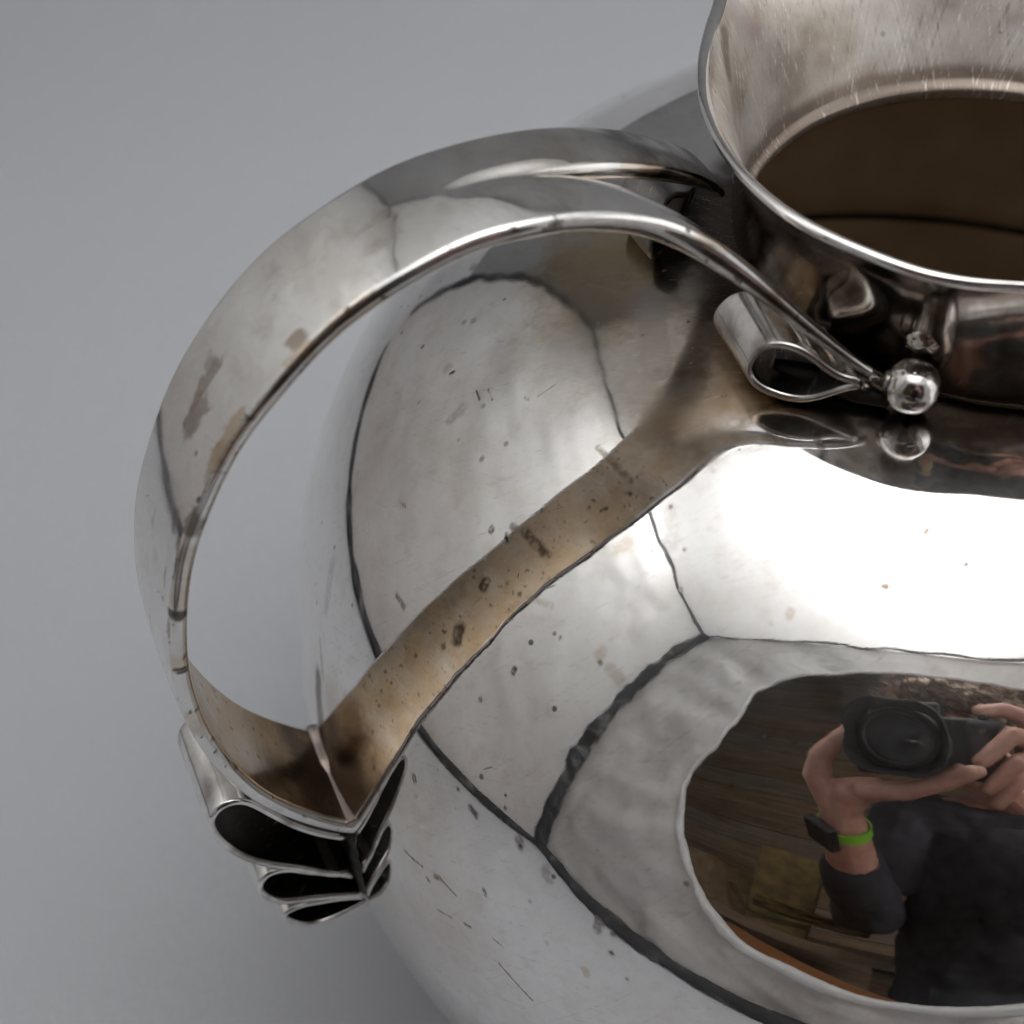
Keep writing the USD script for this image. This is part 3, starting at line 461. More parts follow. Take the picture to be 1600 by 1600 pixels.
def build_handle():
    global handle
    d = np.concatenate([[0], np.cumsum(np.linalg.norm(np.diff(STRAP, axis=0), axis=1))]); DS = d[-1]
    to = lambda v: v[:, :1] * HH + v[:, 1:2] * HW + v[:, 2:] * EZ
    px = [(1100, 376), (1158, 410), (1210, 453), (1260, 496), (1310, 538), (1350, 570), (1380, 590)]; ww = [8.3, 12.2, 16., 19.2, 22.2, 24.2, 25.6]
    front = np.array([to_hw(on_plane([p], HW, w * .001)[0]) for p, w in zip(px, ww)])
    far = np.array([(60.6, 5.0, 98.9), (56., 5.6, 97.3), (51.5, 6.9, 95.), (45.7, 9.2, 91.1), (41.2, 11.8, 87.4), (37., 15., 83.3)])
    meshes, tints, dulls, uvs = [], [], [], []
    for side in (1, -1):
        W = 9.5
        arm = np.vstack([[61.3, 4.95, 99.2], [56.0, 5.9, 96.9], front]) if side > 0 else far
        raw = np.vstack([np.stack([STRAP[:, 0], np.full(len(STRAP), W / 2), STRAP[:, 1]], 1), arm])
        tck, u = splprep(raw.T, s=5.0); path = np.stack(splev(np.linspace(0, 1, 1500), tck), 1)
        dd = np.concatenate([[0], np.cumsum(np.linalg.norm(np.diff(path, axis=0), axis=1))]); DS = np.interp(u[len(STRAP) - 1], np.linspace(0, 1, 1500), dd)
        tk, _ = splprep(STRAP.T, s=3.0); com = np.stack(splev(np.linspace(0, 1, 900), tk), 1); dc = np.concatenate([[0], np.cumsum(np.linalg.norm(np.diff(com, axis=0), axis=1))])
        bl = sstep(dd, DS - 22, DS - 4)[:, None]; same = np.stack([np.interp(dd, dc, com[:, 0]), np.interp(dd, dc, com[:, 1])], 1); path[:, [0, 2]] = same * (1 - bl) + path[:, [0, 2]] * bl
        path[:, 1] = W / 2 + (path[:, 1] - W / 2) * sstep(dd, DS - 10, DS + 1); path[:, 1] = np.convolve(np.pad(path[:, 1], 40, mode='edge'), np.ones(81) / 81, 'valid'); path[-1] = raw[-1]
        dd = np.concatenate([[0], np.cumsum(np.linalg.norm(np.diff(path[::12], axis=0), axis=1))]); ca = CubicSpline(dd, path[::12])
        s = np.concatenate([np.linspace(0, DS, 330)[:-1], np.linspace(DS, dd[-1], 170)]); p = ca(s); t = ca(s, 1); t /= np.linalg.norm(t, axis=1, keepdims=True)
        f = np.clip((s - DS) / (dd[-1] - DS), 0, 1)                  # along the arm
        wd = np.array([0, 1., 0]) - t * t[:, 1:2]; wd /= np.linalg.norm(wd, axis=1, keepdims=True)
        bd = np.cross(wd, t); bd *= np.sign(np.sum(bd * np.stack([np.where(s < DS, 1., 0), 0 * s, np.where(s < DS, .6, 1.)], 1), 1, keepdims=True))
        if side > 0: hwid = np.interp(f, [0, .14, .32, .44, .62, .85, 1], [W / 2, 4.1, 2.6, 1.75, 1.35, .9, .5]); th = np.interp(f, [0, .25, .45, .7, 1], [2.3, 2.6, 2.7, 2.0, .9])
        else: hwid = np.interp(f, [0, .3, .6, 1], [W / 2, 4.6, 4.4, 3.6]); th = np.interp(f, [0, .5, 1], [2.3, 2.0, 1.2])
        ker = np.exp(-np.linspace(-2.2, 2.2, 51) ** 2); ker /= ker.sum(); blur = lambda v: np.convolve(np.pad(v, 25, mode='edge'), ker, 'valid')
        hwid, th = blur(hwid), blur(th)
        g = sstep(s, DS - 15, DS + 2); split = sstep(s, DS - 6, DS + 6)
        hwid = hwid + (.08 * np.sin(s / 7.) + .06 * np.sin(s / 3.1 + side)) * (1 - sstep(s, DS - 14, DS - 1))
        # the inner edge stays on the middle line along the strap
        p[:, 1] += (hwid - W / 2) * sstep(s, DS + 3, DS - 3)
        secs = np.array([half_section(hwid[i], 1 - split[i], W, .45 + .25 * g[i] - .5 * split[i] * f[i], th[i], min(1., hwid[i] * .9), min(.9, hwid[i] * .85) * split[i], 0.75 * g[i]) for i in range(len(s))])
        m = lambda v: v * [1, side, 1]
        mesh = sweep(secs, hp(p[:, 0], p[:, 1] * side, p[:, 2]), to(m(wd)), to(m(bd)))
        V = np.array(mesh.vertices); n = secs.shape[1]
        isin = np.append(np.tile(FACE, len(s)), [0, 0]); ss = np.append(np.repeat(s, n), [0, dd[-1]]); ff = np.append(np.repeat(f, n), [0, 1])
        tint = np.broadcast_to(SILVER, (len(V), 3)).copy(); dull = np.full(len(V), .05)
        mo = meshkit.fbm(V / .006, 4, 51); mf = meshkit.fbm(V / .0012, 3, 52)
        k = np.where(isin == 1, np.clip(.85 + .9 * (mo - .5), .4, 1), np.where(isin == .5, np.clip((mo - .56) * 5, 0, .45), 0))
        tint = tint * (1 - k[:, None]) + INNER * k[:, None]; dull = np.where(isin == 1, .32 + .2 * (mo - .5), dull)
        k = np.where(isin == 1, np.clip(sstep(ss + 16 * (mo - .5), 19, 4), 0, .85), 0); tint = tint * (1 - k[:, None]) + np.array([.09, .065, .05]) * k[:, None]
        k = np.where((isin == .5) | (isin == 1), sstep(mf, np.where(isin == 1, .72, .70), np.where(isin == 1, .75, .73)) * .8, 0); tint = tint * (1 - k[:, None]) + np.array([.08, .06, .045]) * k[:, None]; dull = np.maximum(dull, .5 * k)
        # blackened towards the tips
        k = np.clip((sstep(ff, .25, .8) * .5 if side > 0 else sstep(ff, .12, .45) * .95) + 1.6 * (mo - .5) * sstep(ff, .1, .4), 0, .95); tint = tint * (1 - k[:, None]) + np.array([.06, .048, .04]) * k[:, None]; dull = np.maximum(dull, .3 * k)
        for px_, rl, rw, col, st in PATCHES:
            q0 = None; dd_ = ray([px_])[0]; pr = V - CAM; tt = pr @ dd_; off = np.linalg.norm(pr - tt[:, None] * dd_, axis=1); ok = off < .0009
            if not ok.any(): continue
            j = np.where(ok)[0][np.argmin(tt[ok])]; q0 = V[j]; i0 = min(j // n, len(s) - 1)
            T_, A_, B_ = to(m(t[i0:i0 + 1]))[0], to(m(wd[i0:i0 + 1]))[0], to(m(bd[i0:i0 + 1]))[0]
            rr = np.sqrt((((V - q0) @ T_) / (rl * .001)) ** 2 + (((V - q0) @ A_) / (rw * .001)) ** 2 + (((V - q0) @ B_) / .002) ** 2) * (1 + 1.3 * (mf - .5) + .8 * (mo - .5))
            w = st * (1 - sstep(rr, .85, 1.12)); tint = tint * (1 - w[:, None]) + np.array(col) * w[:, None]; dull = np.maximum(dull, .35 * w)
        meshes.append(mesh); tints.append(tint); dulls.append(dull); uvs.append(np.stack([ss * .001, np.append((secs[..., 0] + hwid[:, None]).ravel() * .001 * side, [0, 0])], 1))
    V = np.vstack([m.vertices for m in meshes]); F = np.vstack([meshes[0].faces, meshes[1].faces + len(meshes[0].vertices)])
    handle = obj('handle', (V, F), M_handle, jug, smooth=True, attrs={'tint': np.vstack(tints), 'dull': np.concatenate(dulls)}, uv=np.vstack(uvs))
    def dressed(name, mesh, k0=.3, col=(.13, .10, .08), seed=60, base=SILVER, scale=.004, sooty=None, mtl=M_handle):
        V = np.array(mesh.vertices); mo = meshkit.fbm(V / scale, 4, seed)
        k = np.clip(k0 + 2.2 * (mo - .5), 0, .9); tint = np.array(base) * (1 - k[:, None]) + np.array(col) * k[:, None]; dull = .1 + .35 * k
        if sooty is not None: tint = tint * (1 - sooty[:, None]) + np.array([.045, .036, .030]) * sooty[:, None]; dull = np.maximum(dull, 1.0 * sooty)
        return obj(name, mesh, mtl, handle, smooth=True, attrs={'tint': tint, 'dull': dull}, uv=V[:, :2])
    tip = front[-1]
    for side in (1, -1):
        # a pinched tube soldered under the arm
        o = [(1345, 598), (1306, 586), (1285, 571), (1264, 556), (1237, 545), (1206, 543), (1185, 555), (1172, 579), (1182, 600), (1211, 617), (1251, 626), (1290, 620), (1318, 611), (1345, 606)]
        pa, pb = hp(47.5, 15.2, 74.2), hp(36., 25., 76.); nn = np.cross(pb - pa, EZ); nn /= np.linalg.norm(nn)
        o3 = to_hw(on_plane(o, nn, pa @ nn)); dd3 = np.concatenate([[0], np.cumsum(np.linalg.norm(np.diff(o3, axis=0), axis=1))]); o3 = CubicSpline(dd3, o3)(np.linspace(0, dd3[-1], 70))
        mesh, soot = ribbon(o3 * [1, side, 1] + (np.array([1., -5., -1.2]) if side < 0 else 0), np.array([-1.0, -11.5 * side, -.6]) * (1 if side > 0 else .8), .55)
        dressed('scroll', mesh, .1, seed=70 + side, sooty=soot * .9 if side > 0 else np.maximum(soot, .8))
        if side < 0: continue
        b0 = to_hw(on_plane([(1425, 604)], EZ, .0778 + Z0))[0] * [1, side, 1] if side > 0 else np.array([25., -33., 76.5])
        b = trimesh.creation.icosphere(5, .00345); q = np.array(b.vertices); b.vertices = q * (1 + .05 * (meshkit.fbm(q / .0022, 2, 6) - .5) - .012 * sstep(meshkit.fbm(q / .0007, 2, 8), .62, .72))[:, None]; b.apply_translation(hp(*b0)); dressed('bead', b, .28, seed=80, mtl=M_collar, scale=.0018)
        end = tip if side > 0 else far[-1] * [1, -1, 1]
        neckp = np.linspace(end, b0, 12); dressed('solder_blob', tube(hp(neckp[:, 0], neckp[:, 1], neckp[:, 2] - .2), .0009 * (1 + .5 * meshkit.noise(neckp * 1.5, 3)), 12), .25, seed=83, base=(.7, .64, .58))
        lump = np.array([[43, 15.5, 75.2], [39, 19.5, 75], [35.5, 23.5, 74.6], [33, 26.5, 74.6]]) * [1, side, 1]
        obj('solder_joint', tube(hp(lump[:, 0] - 1.2, lump[:, 1] - 1. * side, lump[:, 2] - .2), [.0008, .0015, .0015, .0008], 10), M_soot, handle, smooth=True)
    # drips of solder along the joint, and one against the neck above the bead
    for px_, z_, r_ in (((1448, 527), 81.5, 2.3), ((1236, 497), 80.5, .55), ((1246, 503), 80., .4), ((1262, 512), 79.5, .45), ((1368, 592), 77.5, .8), ((1352, 603), 76.6, .6), ((1300, 560), 78.4, .45), ((1490, 548), 79.5, .7), ((1415, 505), 83., .5), ((1212, 480), 81., .5)):
        b = trimesh.creation.icosphere(3, r_ * .001); q = np.array(b.vertices); b.vertices = q * (1 + .45 * (meshkit.fbm(q / (r_ * .0007) + r_ * 9, 3, 15) - .5))[:, None] * np.array([1.15, 1., .9]); b.apply_translation(on_plane([px_], EZ, z_ * .001 + Z0)[0])
        dressed('solder_blob', b, .18, seed=95, base=(.74, .69, .62), mtl=M_collar)
    # tarnished plate under the fork, between the two scrolls
    L1 = [(541, 1312), (480, 1300), (430, 1278), (400, 1262), (372, 1256), (350, 1263), (334, 1280), (336, 1303), (356, 1325), (388, 1344), (434, 1356), (481, 1362), (531, 1369), (548, 1366)]
    L2 = [(552, 1372), (520, 1368), (480, 1365), (440, 1363), (420, 1370), (408, 1386), (416, 1403), (437, 1411), (481, 1408), (520, 1404), (566, 1400)]
    L3 = [(568, 1405), (540, 1406), (500, 1412), (466, 1420), (447, 1431), (459, 1443), (491, 1446), (530, 1433), (574, 1412)]
    for k, (L, th, ln) in enumerate(((L1, .65, 17.), (L2, .6, 16.5), (L3, .5, 16.))):
        o3 = to_hw(on_plane(L, HW, .0088)); dd3 = np.concatenate([[0], np.cumsum(np.linalg.norm(np.diff(o3, axis=0), axis=1))]); o3 = CubicSpline(dd3, o3)(np.linspace(0, dd3[-1], 80))
        o3[:, 0] = np.maximum(o3[:, 0], 97.2)
        mesh, soot = ribbon(o3, np.array([0, -ln, 0]), th)
        dressed('scroll', mesh, .1, seed=90 + k, sooty=soot)
    z = np.linspace(0, -15.5, 14); hh = [r_of_z(np.array([a / 1000]))[0] * 1000 - 1.0 for a in z]
    for w in (8.3, -7.5):
        obj('solder_joint', tube(hp(hh, np.full(14, w), z), .0011 + .0004 * rng.random(14), 10), M_soot, handle, smooth=True)
    for k in (-1,): obj('solder_joint', tube(hp(np.sqrt(100. ** 2 - np.linspace(-9.2, 9.3, 40) ** 2) + .7, np.linspace(-9.2, 9.3, 40), np.full(40, 2.45 + .95 * k)), .0005, 8), M_soot, handle, smooth=True)
    zz, wv = np.meshgrid(np.linspace(-.6, -15.6, 12), np.linspace(-7.6, 8.0, 8), indexing='ij'); hp0 = np.sqrt(np.maximum((r_of_z(zz / 1000) * 1000) ** 2 - wv ** 2, 0)) + .45
    front_, back_ = hp(hp0, wv, zz).reshape(-1, 3), hp(hp0 - .9, wv, zz).reshape(-1, 3); q = tri(grid_faces(12, 8))
    obj('mount_plate', (np.vstack([front_, back_]), np.vstack([q, q[:, ::-1] + 96])), M_soot, handle, smooth=True)
    w = np.linspace(-9.4, 9.5, 60); wn = meshkit.noise(np.stack([w * .35, 0 * w, 0 * w], -1), 3)
    obj('solder_joint', tube(hp(np.sqrt(100. ** 2 - w ** 2) + .15, w, 2.35 + .25 * (wn - .5)),   .0008 + .0005 * (wn - .5), 14), M_solder, handle, smooth=True)
def ribbon(o3, along, th):
    """A strip bent to the outline o3 (mm, handle axes), drawn out along a vector, th mm thick on each side, rounded at its open edges."""
    t = np.gradient(o3, axis=0); t /= np.linalg.norm(t, axis=1, keepdims=True); a = along / np.linalg.norm(along)
    nn = np.cross(t, a); nn /= np.linalg.norm(nn, axis=1, keepdims=True)
    L = np.linalg.norm(along); ang = np.linspace(-np.pi / 2, np.pi / 2, 7)
    prof = np.vstack([np.c_[th - th * np.cos(ang), th * np.sin(ang)], np.c_[L - th + th * np.cos(ang[::-1]) , th * np.sin(ang[::-1])]])
    # more rows along the sides
    k1, k2 = prof[6], prof[7]; mid = np.linspace(k1, k2, 14)[1:-1]; k3, k4 = prof[13], prof[0]; mid2 = np.linspace(k3, k4, 14)[1:-1]
    prof = np.vstack([prof[:7], mid, prof[7:], mid2])
    P = o3[:, None] + prof[None, :, :1] * a + prof[None, :, 1:] * nn[:, None]
    k, n = P.shape[:2]; V = hp(P[..., 0], P[..., 1], P[..., 2]).reshape(-1, 3); F = tri(grid_faces(k, n, True))
    V = np.vstack([V, V[:n].mean(0), V[(k - 1) * n:k * n].mean(0)]); j = np.arange(n); j2 = (j + 1) % n
    F = np.vstack([F, np.c_[np.full(n, k * n), j, j2], np.c_[np.full(n, k * n + 1), (k - 1) * n + j2, (k - 1) * n + j]])
    m = trimesh.Trimesh(V, F, process=False)
    if m.volume < 0: m.invert()
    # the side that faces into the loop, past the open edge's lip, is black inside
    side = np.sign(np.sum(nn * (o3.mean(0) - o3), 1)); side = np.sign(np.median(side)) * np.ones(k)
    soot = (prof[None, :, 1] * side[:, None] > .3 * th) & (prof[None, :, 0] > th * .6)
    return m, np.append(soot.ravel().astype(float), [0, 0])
build_handle()
#PERSON
# ------------------------------------------------------------------ the photographer mirrored in the jug, with the room behind
def cf(p):
    """Points in mm right of, above and ahead of the lens."""
    p = np.atleast_2d(np.asarray(p, float)) / 1000
    return CAM + p[:, :1] * RIGHT + p[:, 1:2] * UP + p[:, 2:] * FWD
def ball(c, r):
    m = m3.Manifold.sphere(float(r), 20); return m.translate([float(k) for k in c])
def limb(pts):
    """Hulls between successive (point, radius) joints."""
    s = [ball(p, r) for p, r in pts]
    return [m3.Manifold.batch_hull([a, b]) for a, b in zip(s[:-1], s[1:])]
def union(parts, edge, it=8):
    m = m3.Manifold.batch_boolean(parts, m3.OpType.Add).refine_to_length(edge).to_mesh()
    t = trimesh.Trimesh(m.vert_properties[:, :3], m.tri_verts, process=True)
    trimesh.smoothing.filter_taubin(t, lamb=.5, nu=.51, iterations=it)
    return t
F_ = lambda *p: cf([p])[0]
M_skin = mat('skin', {'g': ('geometry', {}), 'n': ('noise_texture', {'scale': 70., 'detail': 4.}), 'r': ('rgb_ramp', {'ramp': [(.3, (.40, .20, .155)), (.7, (.52, .30, .235))]}), 'b': ('bump', {'strength': .3, 'distance': .0015}),
                      'p': ('principled_bsdf', {'roughness': .5})}, [('g.position', 'n.vector'), ('n.fac', 'r.fac'), ('r.color', 'p.base_color'), ('n.fac', 'b.height'), ('b.normal', 'p.normal')], 'p.BSDF')
M_shirt = mat('dark_cotton', {'g': ('geometry', {}), 'n': ('noise_texture', {'scale': 35., 'detail': 4.}), 'r': ('rgb_ramp', {'ramp': [(.3, (.012, .012, .016)), (.7, (.03, .03, .038))]}), 'p': ('principled_bsdf', {'roughness': .9})}, [('g.position', 'n.vector'), ('n.fac', 'r.fac'), ('r.color', 'p.base_color')], 'p.BSDF')
M_hair = mat('brown_hair', {'g': ('geometry', {}), 'n': ('noise_texture', {'scale': 160., 'detail': 4.}), 'r': ('rgb_ramp', {'ramp': [(.35, (.035, .022, .014)), (.65, (.20, .12, .07))]}), 'p': ('principled_bsdf', {'roughness': .6})}, [('g.position', 'n.vector'), ('n.fac', 'r.fac'), ('r.color', 'p.base_color')], 'p.BSDF')
M_black = plain('black_plastic', (.016, .016, .017), .42)
M_rubber = plain('black_rubber', (.022, .022, .023), .7)
M_glass = plain('coated_lens_glass', (.006, .006, .009), .04)
M_lime = plain('lime_rubber', (.22, .52, .04), .5)
M_mark = plain('white_marking', (.5, .5, .5), .5)
M_eye = plain('eye_white', (.7, .68, .65), .3)

def build_camera():
    t = thing('digital_camera', 'black digital camera with a hooded lens held in two hands, mirrored in the silver', 'camera')
    cx, cy = -4., -10.
    def ringmesh(prof, k=2.0, n=120, mapf=lambda th, P: P):
        """Lathe about the lens axis from (radius, ahead) in mm; k is the roundness of its outline."""
        th = np.linspace(0, 2 * np.pi, n + 1)[:-1]; c, s = np.cos(th), np.sin(th); rr = (np.abs(c) ** k + np.abs(s) ** k) ** (-1 / k)
        prof = np.array(prof, float); P = np.stack([cx + prof[:, :1] * rr * c, cy + prof[:, :1] * rr * s, np.broadcast_to(prof[:, 1:], (len(prof), n)).copy()], -1)
        P = mapf(th, P)
        return trimesh.Trimesh(cf(P.reshape(-1, 3)), tri(grid_faces(len(prof), n, True)), process=False)
    # petal hood: the front edge dips at the four corners
    def petal(th, P):
        dip = 11 * np.cos(2 * th + .15) ** 8
        f = np.clip((P[..., 2] + 20) / 26, 0, 1); P[..., 2] -= f * dip * .8; return P
    lens = obj('lens', ringmesh([(24, -95), (33, -95), (34, -60), (36, -58), (36, -40), (33.5, -38), (33.5, -22), (31, -14), (27, -11), (24, -13), (0.01, -13)]), M_black, t, smooth=30)
    obj('lens_hood', ringmesh([(34.2, -34), (36, -32), (38.5, 4), (38, 6), (37, 6), (36.4, 4), (33, -20), (31.5, -20)], 2.9, 160, petal), M_rubber, lens, smooth=30)
    obj('front_glass', ringmesh([(24, -12.2), (20, -10.5), (12, -8.6), (.01, -8.)]), M_glass, lens, smooth=60)
    obj('focus_ring', ringmesh([(36.1, -57), (36.8, -56), (36.8, -42), (36.1, -41)]), M_rubber, lens, smooth=30)
    obj('inner_ring', ringmesh([(24.2, -11.9), (25.4, -10.8), (26.6, -10.7), (26.9, -11.2)]), M_black, lens, smooth=30)
    def block(lo, hi, r, sub=None):
        lo, hi = np.array(lo, float), np.array(hi, float); c = [ball([x, y, z], r) for x in (lo[0] + r, hi[0] - r) for y in (lo[1] + r, hi[1] - r) for z in (lo[2] + r, hi[2] - r)]
        m = m3.Manifold.batch_hull(c).to_mesh(); return trimesh.Trimesh(cf(m.vert_properties[:, :3]), m.tri_verts, process=False)
    obj('camera_body', block((-66, -56, -128), (78, 30, -94), 6), M_black, t)
    obj('grip', block((44, -54, -98), (80, 26, -76), 9), M_rubber, t)
    obj('viewfinder_hump', block((-24, 26, -134), (24, 48, -96), 5), M_black, t)
    obj('shutter_button', block((56, 25, -90), (66, 33, -80), 3), M_black, t)
build_camera()

def build_person():
    t = thing('person', 'person in a dark short sleeved shirt and lime watch strap holding a camera, mirrored', 'person')
    parts = []
    # left hand under the lens: palm, thumb up its side, four fingers across below
    palmL = [(F_(-82, -104, -70), 20), (F_(-66, -80, -62), 19), (F_(-48, -72, -60), 17)]
    mm = lambda L: [(p, r / 1000) for p, r in L]
    wristL = F_(-82, -132, -82)
    parts += limb(mm([(wristL, 24), (F_(-80, -112, -74), 22), (F_(-66, -84, -64), 20), (F_(-40, -74, -62), 16)]))
    parts += limb(mm([(F_(-84, -100, -66), 17), (F_(-92, -66, -56), 14.5), (F_(-84, -38, -50), 11), (F_(-62, -14, -46), 9.5), (F_(-50, -2, -46), 8)]))
    for k, (dz, dl) in enumerate(((0, 0), (-17, 6), (-34, 2), (-50, -10))):
        parts += limb(mm([(F_(-46 - k * 3, -76 - k, -52 + dz * .9), 12.5), (F_(-12, -72, -47 + dz), 10.5), (F_(20 + dl * .5, -58, -44 + dz), 9.6), (F_(46 + dl, -40, -41 + dz), 8.2)]))
    parts += limb(mm([(wristL, 25), (F_(-92, -205, -118), 31), (F_(-106, -330, -180), 38), (F_(-112, -385, -205), 40)]))
    shL, shR = np.array([-.13, -.60, .44]), np.array([.30, -.60, .44]); elL = F_(-112, -385, -205)
    parts += limb([(elL, .042), (shL, .052)])
    # right hand on the grip: fingers curl round its front, index finger on top
    wristR = F_(150, -38, -150)
    parts += limb(mm([(wristR, 25), (F_(122, -26, -128), 23), (F_(108, -10, -112), 19)])); parts += limb(mm([(F_(122, -26, -128), 22), (F_(106, -44, -112), 18)]))
    parts += limb(mm([(F_(104, 20, -106), 11.5), (F_(99, 34, -102), 10.2), (F_(80, 42, -96), 9.4), (F_(60, 38, -88), 8.2)]))
    for k0, k1, k2 in (((104, 2, -96), (84, 6, -72), (56, -28, -68)), ((104, -20, -97), (87, -28, -71), (61, -62, -70)), ((103, -44, -99), (88, -50, -74), (70, -82, -76))):
        parts += limb(mm([(F_(*k0), 12.5), (F_(*k1), 10.8), (F_(*((np.array(k1) + np.array(k2)) / 2)), 10.2), (F_(*k2), 8.6)]))
    parts += limb(mm([(F_(116, -10, -128), 14), (F_(100, 14, -138), 11), (F_(80, 18, -138), 9)]))
    elR = F_(250, -215, -220)
    parts += limb(mm([(wristR, 26), (F_(200, -125, -185), 33), (elR, 41)])); parts += limb([(elR, .043), (shR, .052)])
    # trunk, neck and head
    parts += [m3.Manifold.batch_hull([ball((.085 - .16, -.64, .40), .06), ball((.085 + .16, -.64, .40), .06), ball((.085 - .11, -.80, .05), .10), ball((.085 + .11, -.80, .05), .10), ball((.085, -.60, .30), .08)]),
              m3.Manifold.batch_hull([ball((.085 - .11, -.80, .05), .10), ball((.085 + .11, -.80, .05), .10), ball((.085 - .11, -.84, -.30), .11), ball((.085 + .11, -.84, -.30), .11)])]
    parts += limb([(shL, .052), (np.array([.085, -.60, .46]), .06), (shR, .052)])
    hc = F_(24, 50, -300)
    parts += limb([(np.array([.07, -.58, .47]), .056), (hc + [0, -.05, -.02], .058)])
    hd = lambda x, y, z: F_(24 + x, 50 + y, -300 + z)
    parts += [m3.Manifold.batch_hull([ball(hd(0, 22, -8), .078), ball(hd(0, 40, -40), .076), ball(hd(0, -40, 34), .038), ball(hd(0, -74, 40), .028), ball(hd(-34, -20, 30), .034), ball(hd(34, -20, 30), .034)])]
    parts += limb(mm([(hd(0, 2, 74), 8), (hd(0, -24, 84), 11)])); parts += limb(mm([(hd(-26, 18, 62), 10), (hd(26, 18, 62), 10)]))     # nose, brow
    parts += limb(mm([(hd(-22, -50, 60), 7), (hd(22, -50, 60), 7)]))                                                          # lips
    for s in (-1, 1): parts += limb(mm([(hd(s * 78, 6, -10), 9), (hd(s * 82, -16, -6), 7)]))
    body = obj('body', union(parts, .0045, 10), M_skin, t, smooth=True)
    for s in (-1, 1):
        e = trimesh.creation.icosphere(3, .0115); e.apply_translation(hd(s * 31, 4, 60)); obj('eye', e, M_eye, body, smooth=True)
    # shirt: a looser shell over the trunk and upper arms
    sh = [m3.Manifold.batch_hull([ball((.085 - .16, -.64, .40), .068), ball((.085 + .16, -.64, .40), .068), ball((.085 - .12, -.80, .05), .115), ball((.085 + .12, -.80, .05), .115), ball((.085, -.60, .30), .092)]),
          m3.Manifold.batch_hull([ball((.085 - .12, -.80, .05), .115), ball((.085 + .12, -.80, .05), .115), ball((.085 - .12, -.84, -.30), .125), ball((.085 + .12, -.84, -.30), .125)])]
    for a, b in ((shL, elL), (shR, elR)): sh += limb([(np.array([.085, -.61, .44]), .066), (a, .064), (a * .42 + b * .58, .062)])
    sh += limb([(elL, .060), (F_(-100, -300, -165), .052), (F_(-95, -232, -132), .046)])
    s = union(sh, .010, 5); V = np.array(s.vertices); s.vertices = V + s.vertex_normals * ((meshkit.fbm(V / .06, 3, 77) - .5) * .022)[:, None]
    obj('shirt', s, M_shirt, t, smooth=True)
    # curly hair
    m = m3.Manifold.batch_boolean([ball(hd(0, 34, -18), .090), ball(hd(0, 30, -52), .088), ball(hd(-52, 30, -20), .05), ball(hd(52, 30, -20), .05), ball(hd(-30, 84, 30), .036), ball(hd(14, 88, 34), .036), ball(hd(52, 70, 20), .036), ball(hd(-60, -10, -30), .036), ball(hd(62, -6, -30), .04), ball(hd(-34, 40, 66), .030), ball(hd(0, 36, 74), .030), ball(hd(36, 38, 66), .032), ball(hd(56, 14, 50), .026), ball(hd(-58, 16, 46), .026)], m3.OpType.Add)
    cut = m3.Manifold.batch_hull([ball(hd(0, -30, 74), .05), ball(hd(-24, -6, 80), .022), ball(hd(24, -6, 80), .022), ball(hd(0, -80, 70), .04)]); m = (m - cut).refine_to_length(.006).to_mesh()
    h = trimesh.Trimesh(m.vert_properties[:, :3], m.tri_verts, process=True); V = np.array(h.vertices)
    h.vertices = V + h.vertex_normals * ((meshkit.fbm(V / .016, 3, 5) - .5) * .028)[:, None]
    hair = obj('hair', h, M_hair, t, smooth=True)
    C = BC_pts = []; cnt = []; V, N = np.array(h.vertices), np.array(h.vertex_normals)
    g = np.random.default_rng(3)
    for j in g.integers(0, len(V), 900):
        a = g.normal(size=3) * .012; b = g.normal(size=3); k = np.linspace(0, 1, 10)[:, None]
        w = np.cross(N[j], b); w /= np.linalg.norm(w); w2 = np.cross(N[j], w); f = g.uniform(1.0, 2.0) * 2 * np.pi
        C.append(V[j] + N[j] * .014 * k + a * k ** 2 + .005 * k * (np.cos(f * k) * w + np.sin(f * k) * w2)); cnt.append(10)
    bc = UsdGeom.BasisCurves.Define(stage, prim_path('hair_strands', hair)); bc.CreateTypeAttr('linear'); bc.CreateCurveVertexCountsAttr(cnt)
    bc.CreatePointsAttr(Vt.Vec3fArray.FromNumpy(np.vstack(C).astype(np.float32))); bc.CreateWidthsAttr([.0009]); bc.SetWidthsInterpolation('constant')
    UsdShade.MaterialBindingAPI.Apply(bc.GetPrim()).Bind(UsdShade.Material.Get(stage, '/World/Looks/brown_hair')); tag(bc.GetPrim(), kind='stuff')
    # watch on the left wrist
    a, b = F_(-82, -130, -81), F_(-85, -150, -90); ax = (b - a) / np.linalg.norm(b - a); mid = (a + b) / 2
    e1 = np.cross(ax, RIGHT); e1 /= np.linalg.norm(e1); e2 = np.cross(ax, e1)
    th = np.linspace(0, 2 * np.pi, 61)[:-1]; prof = np.array([(-.008, .0262), (-.008, .0285), (.008, .0285), (.008, .0262), (-.008, .0262)]) + [0, .001]
    P = mid + prof[:, None, :1] * ax + prof[:, None, 1:] * (np.cos(th)[None, :, None] * e1 + np.sin(th)[None, :, None] * e2)
    w = obj('wristwatch', trimesh.Trimesh(P.reshape(-1, 3), tri(grid_faces(5, 60, True)), process=False), M_lime, t, smooth=30)
    fdir = FWD * .85 - RIGHT * .45; fdir = fdir - ax * (fdir @ ax); fdir /= np.linalg.norm(fdir); sd = np.cross(ax, fdir)
    hull = m3.Manifold.batch_hull([ball(mid + fdir * q + ax * y * .018 + sd * x * .017, .003) for q in (.026, .033) for x in (-1, 1) for y in (-1, 1)]).to_mesh()
    obj('watch_case', trimesh.Trimesh(hull.vert_properties[:, :3], hull.tri_verts, process=False), M_black, w)
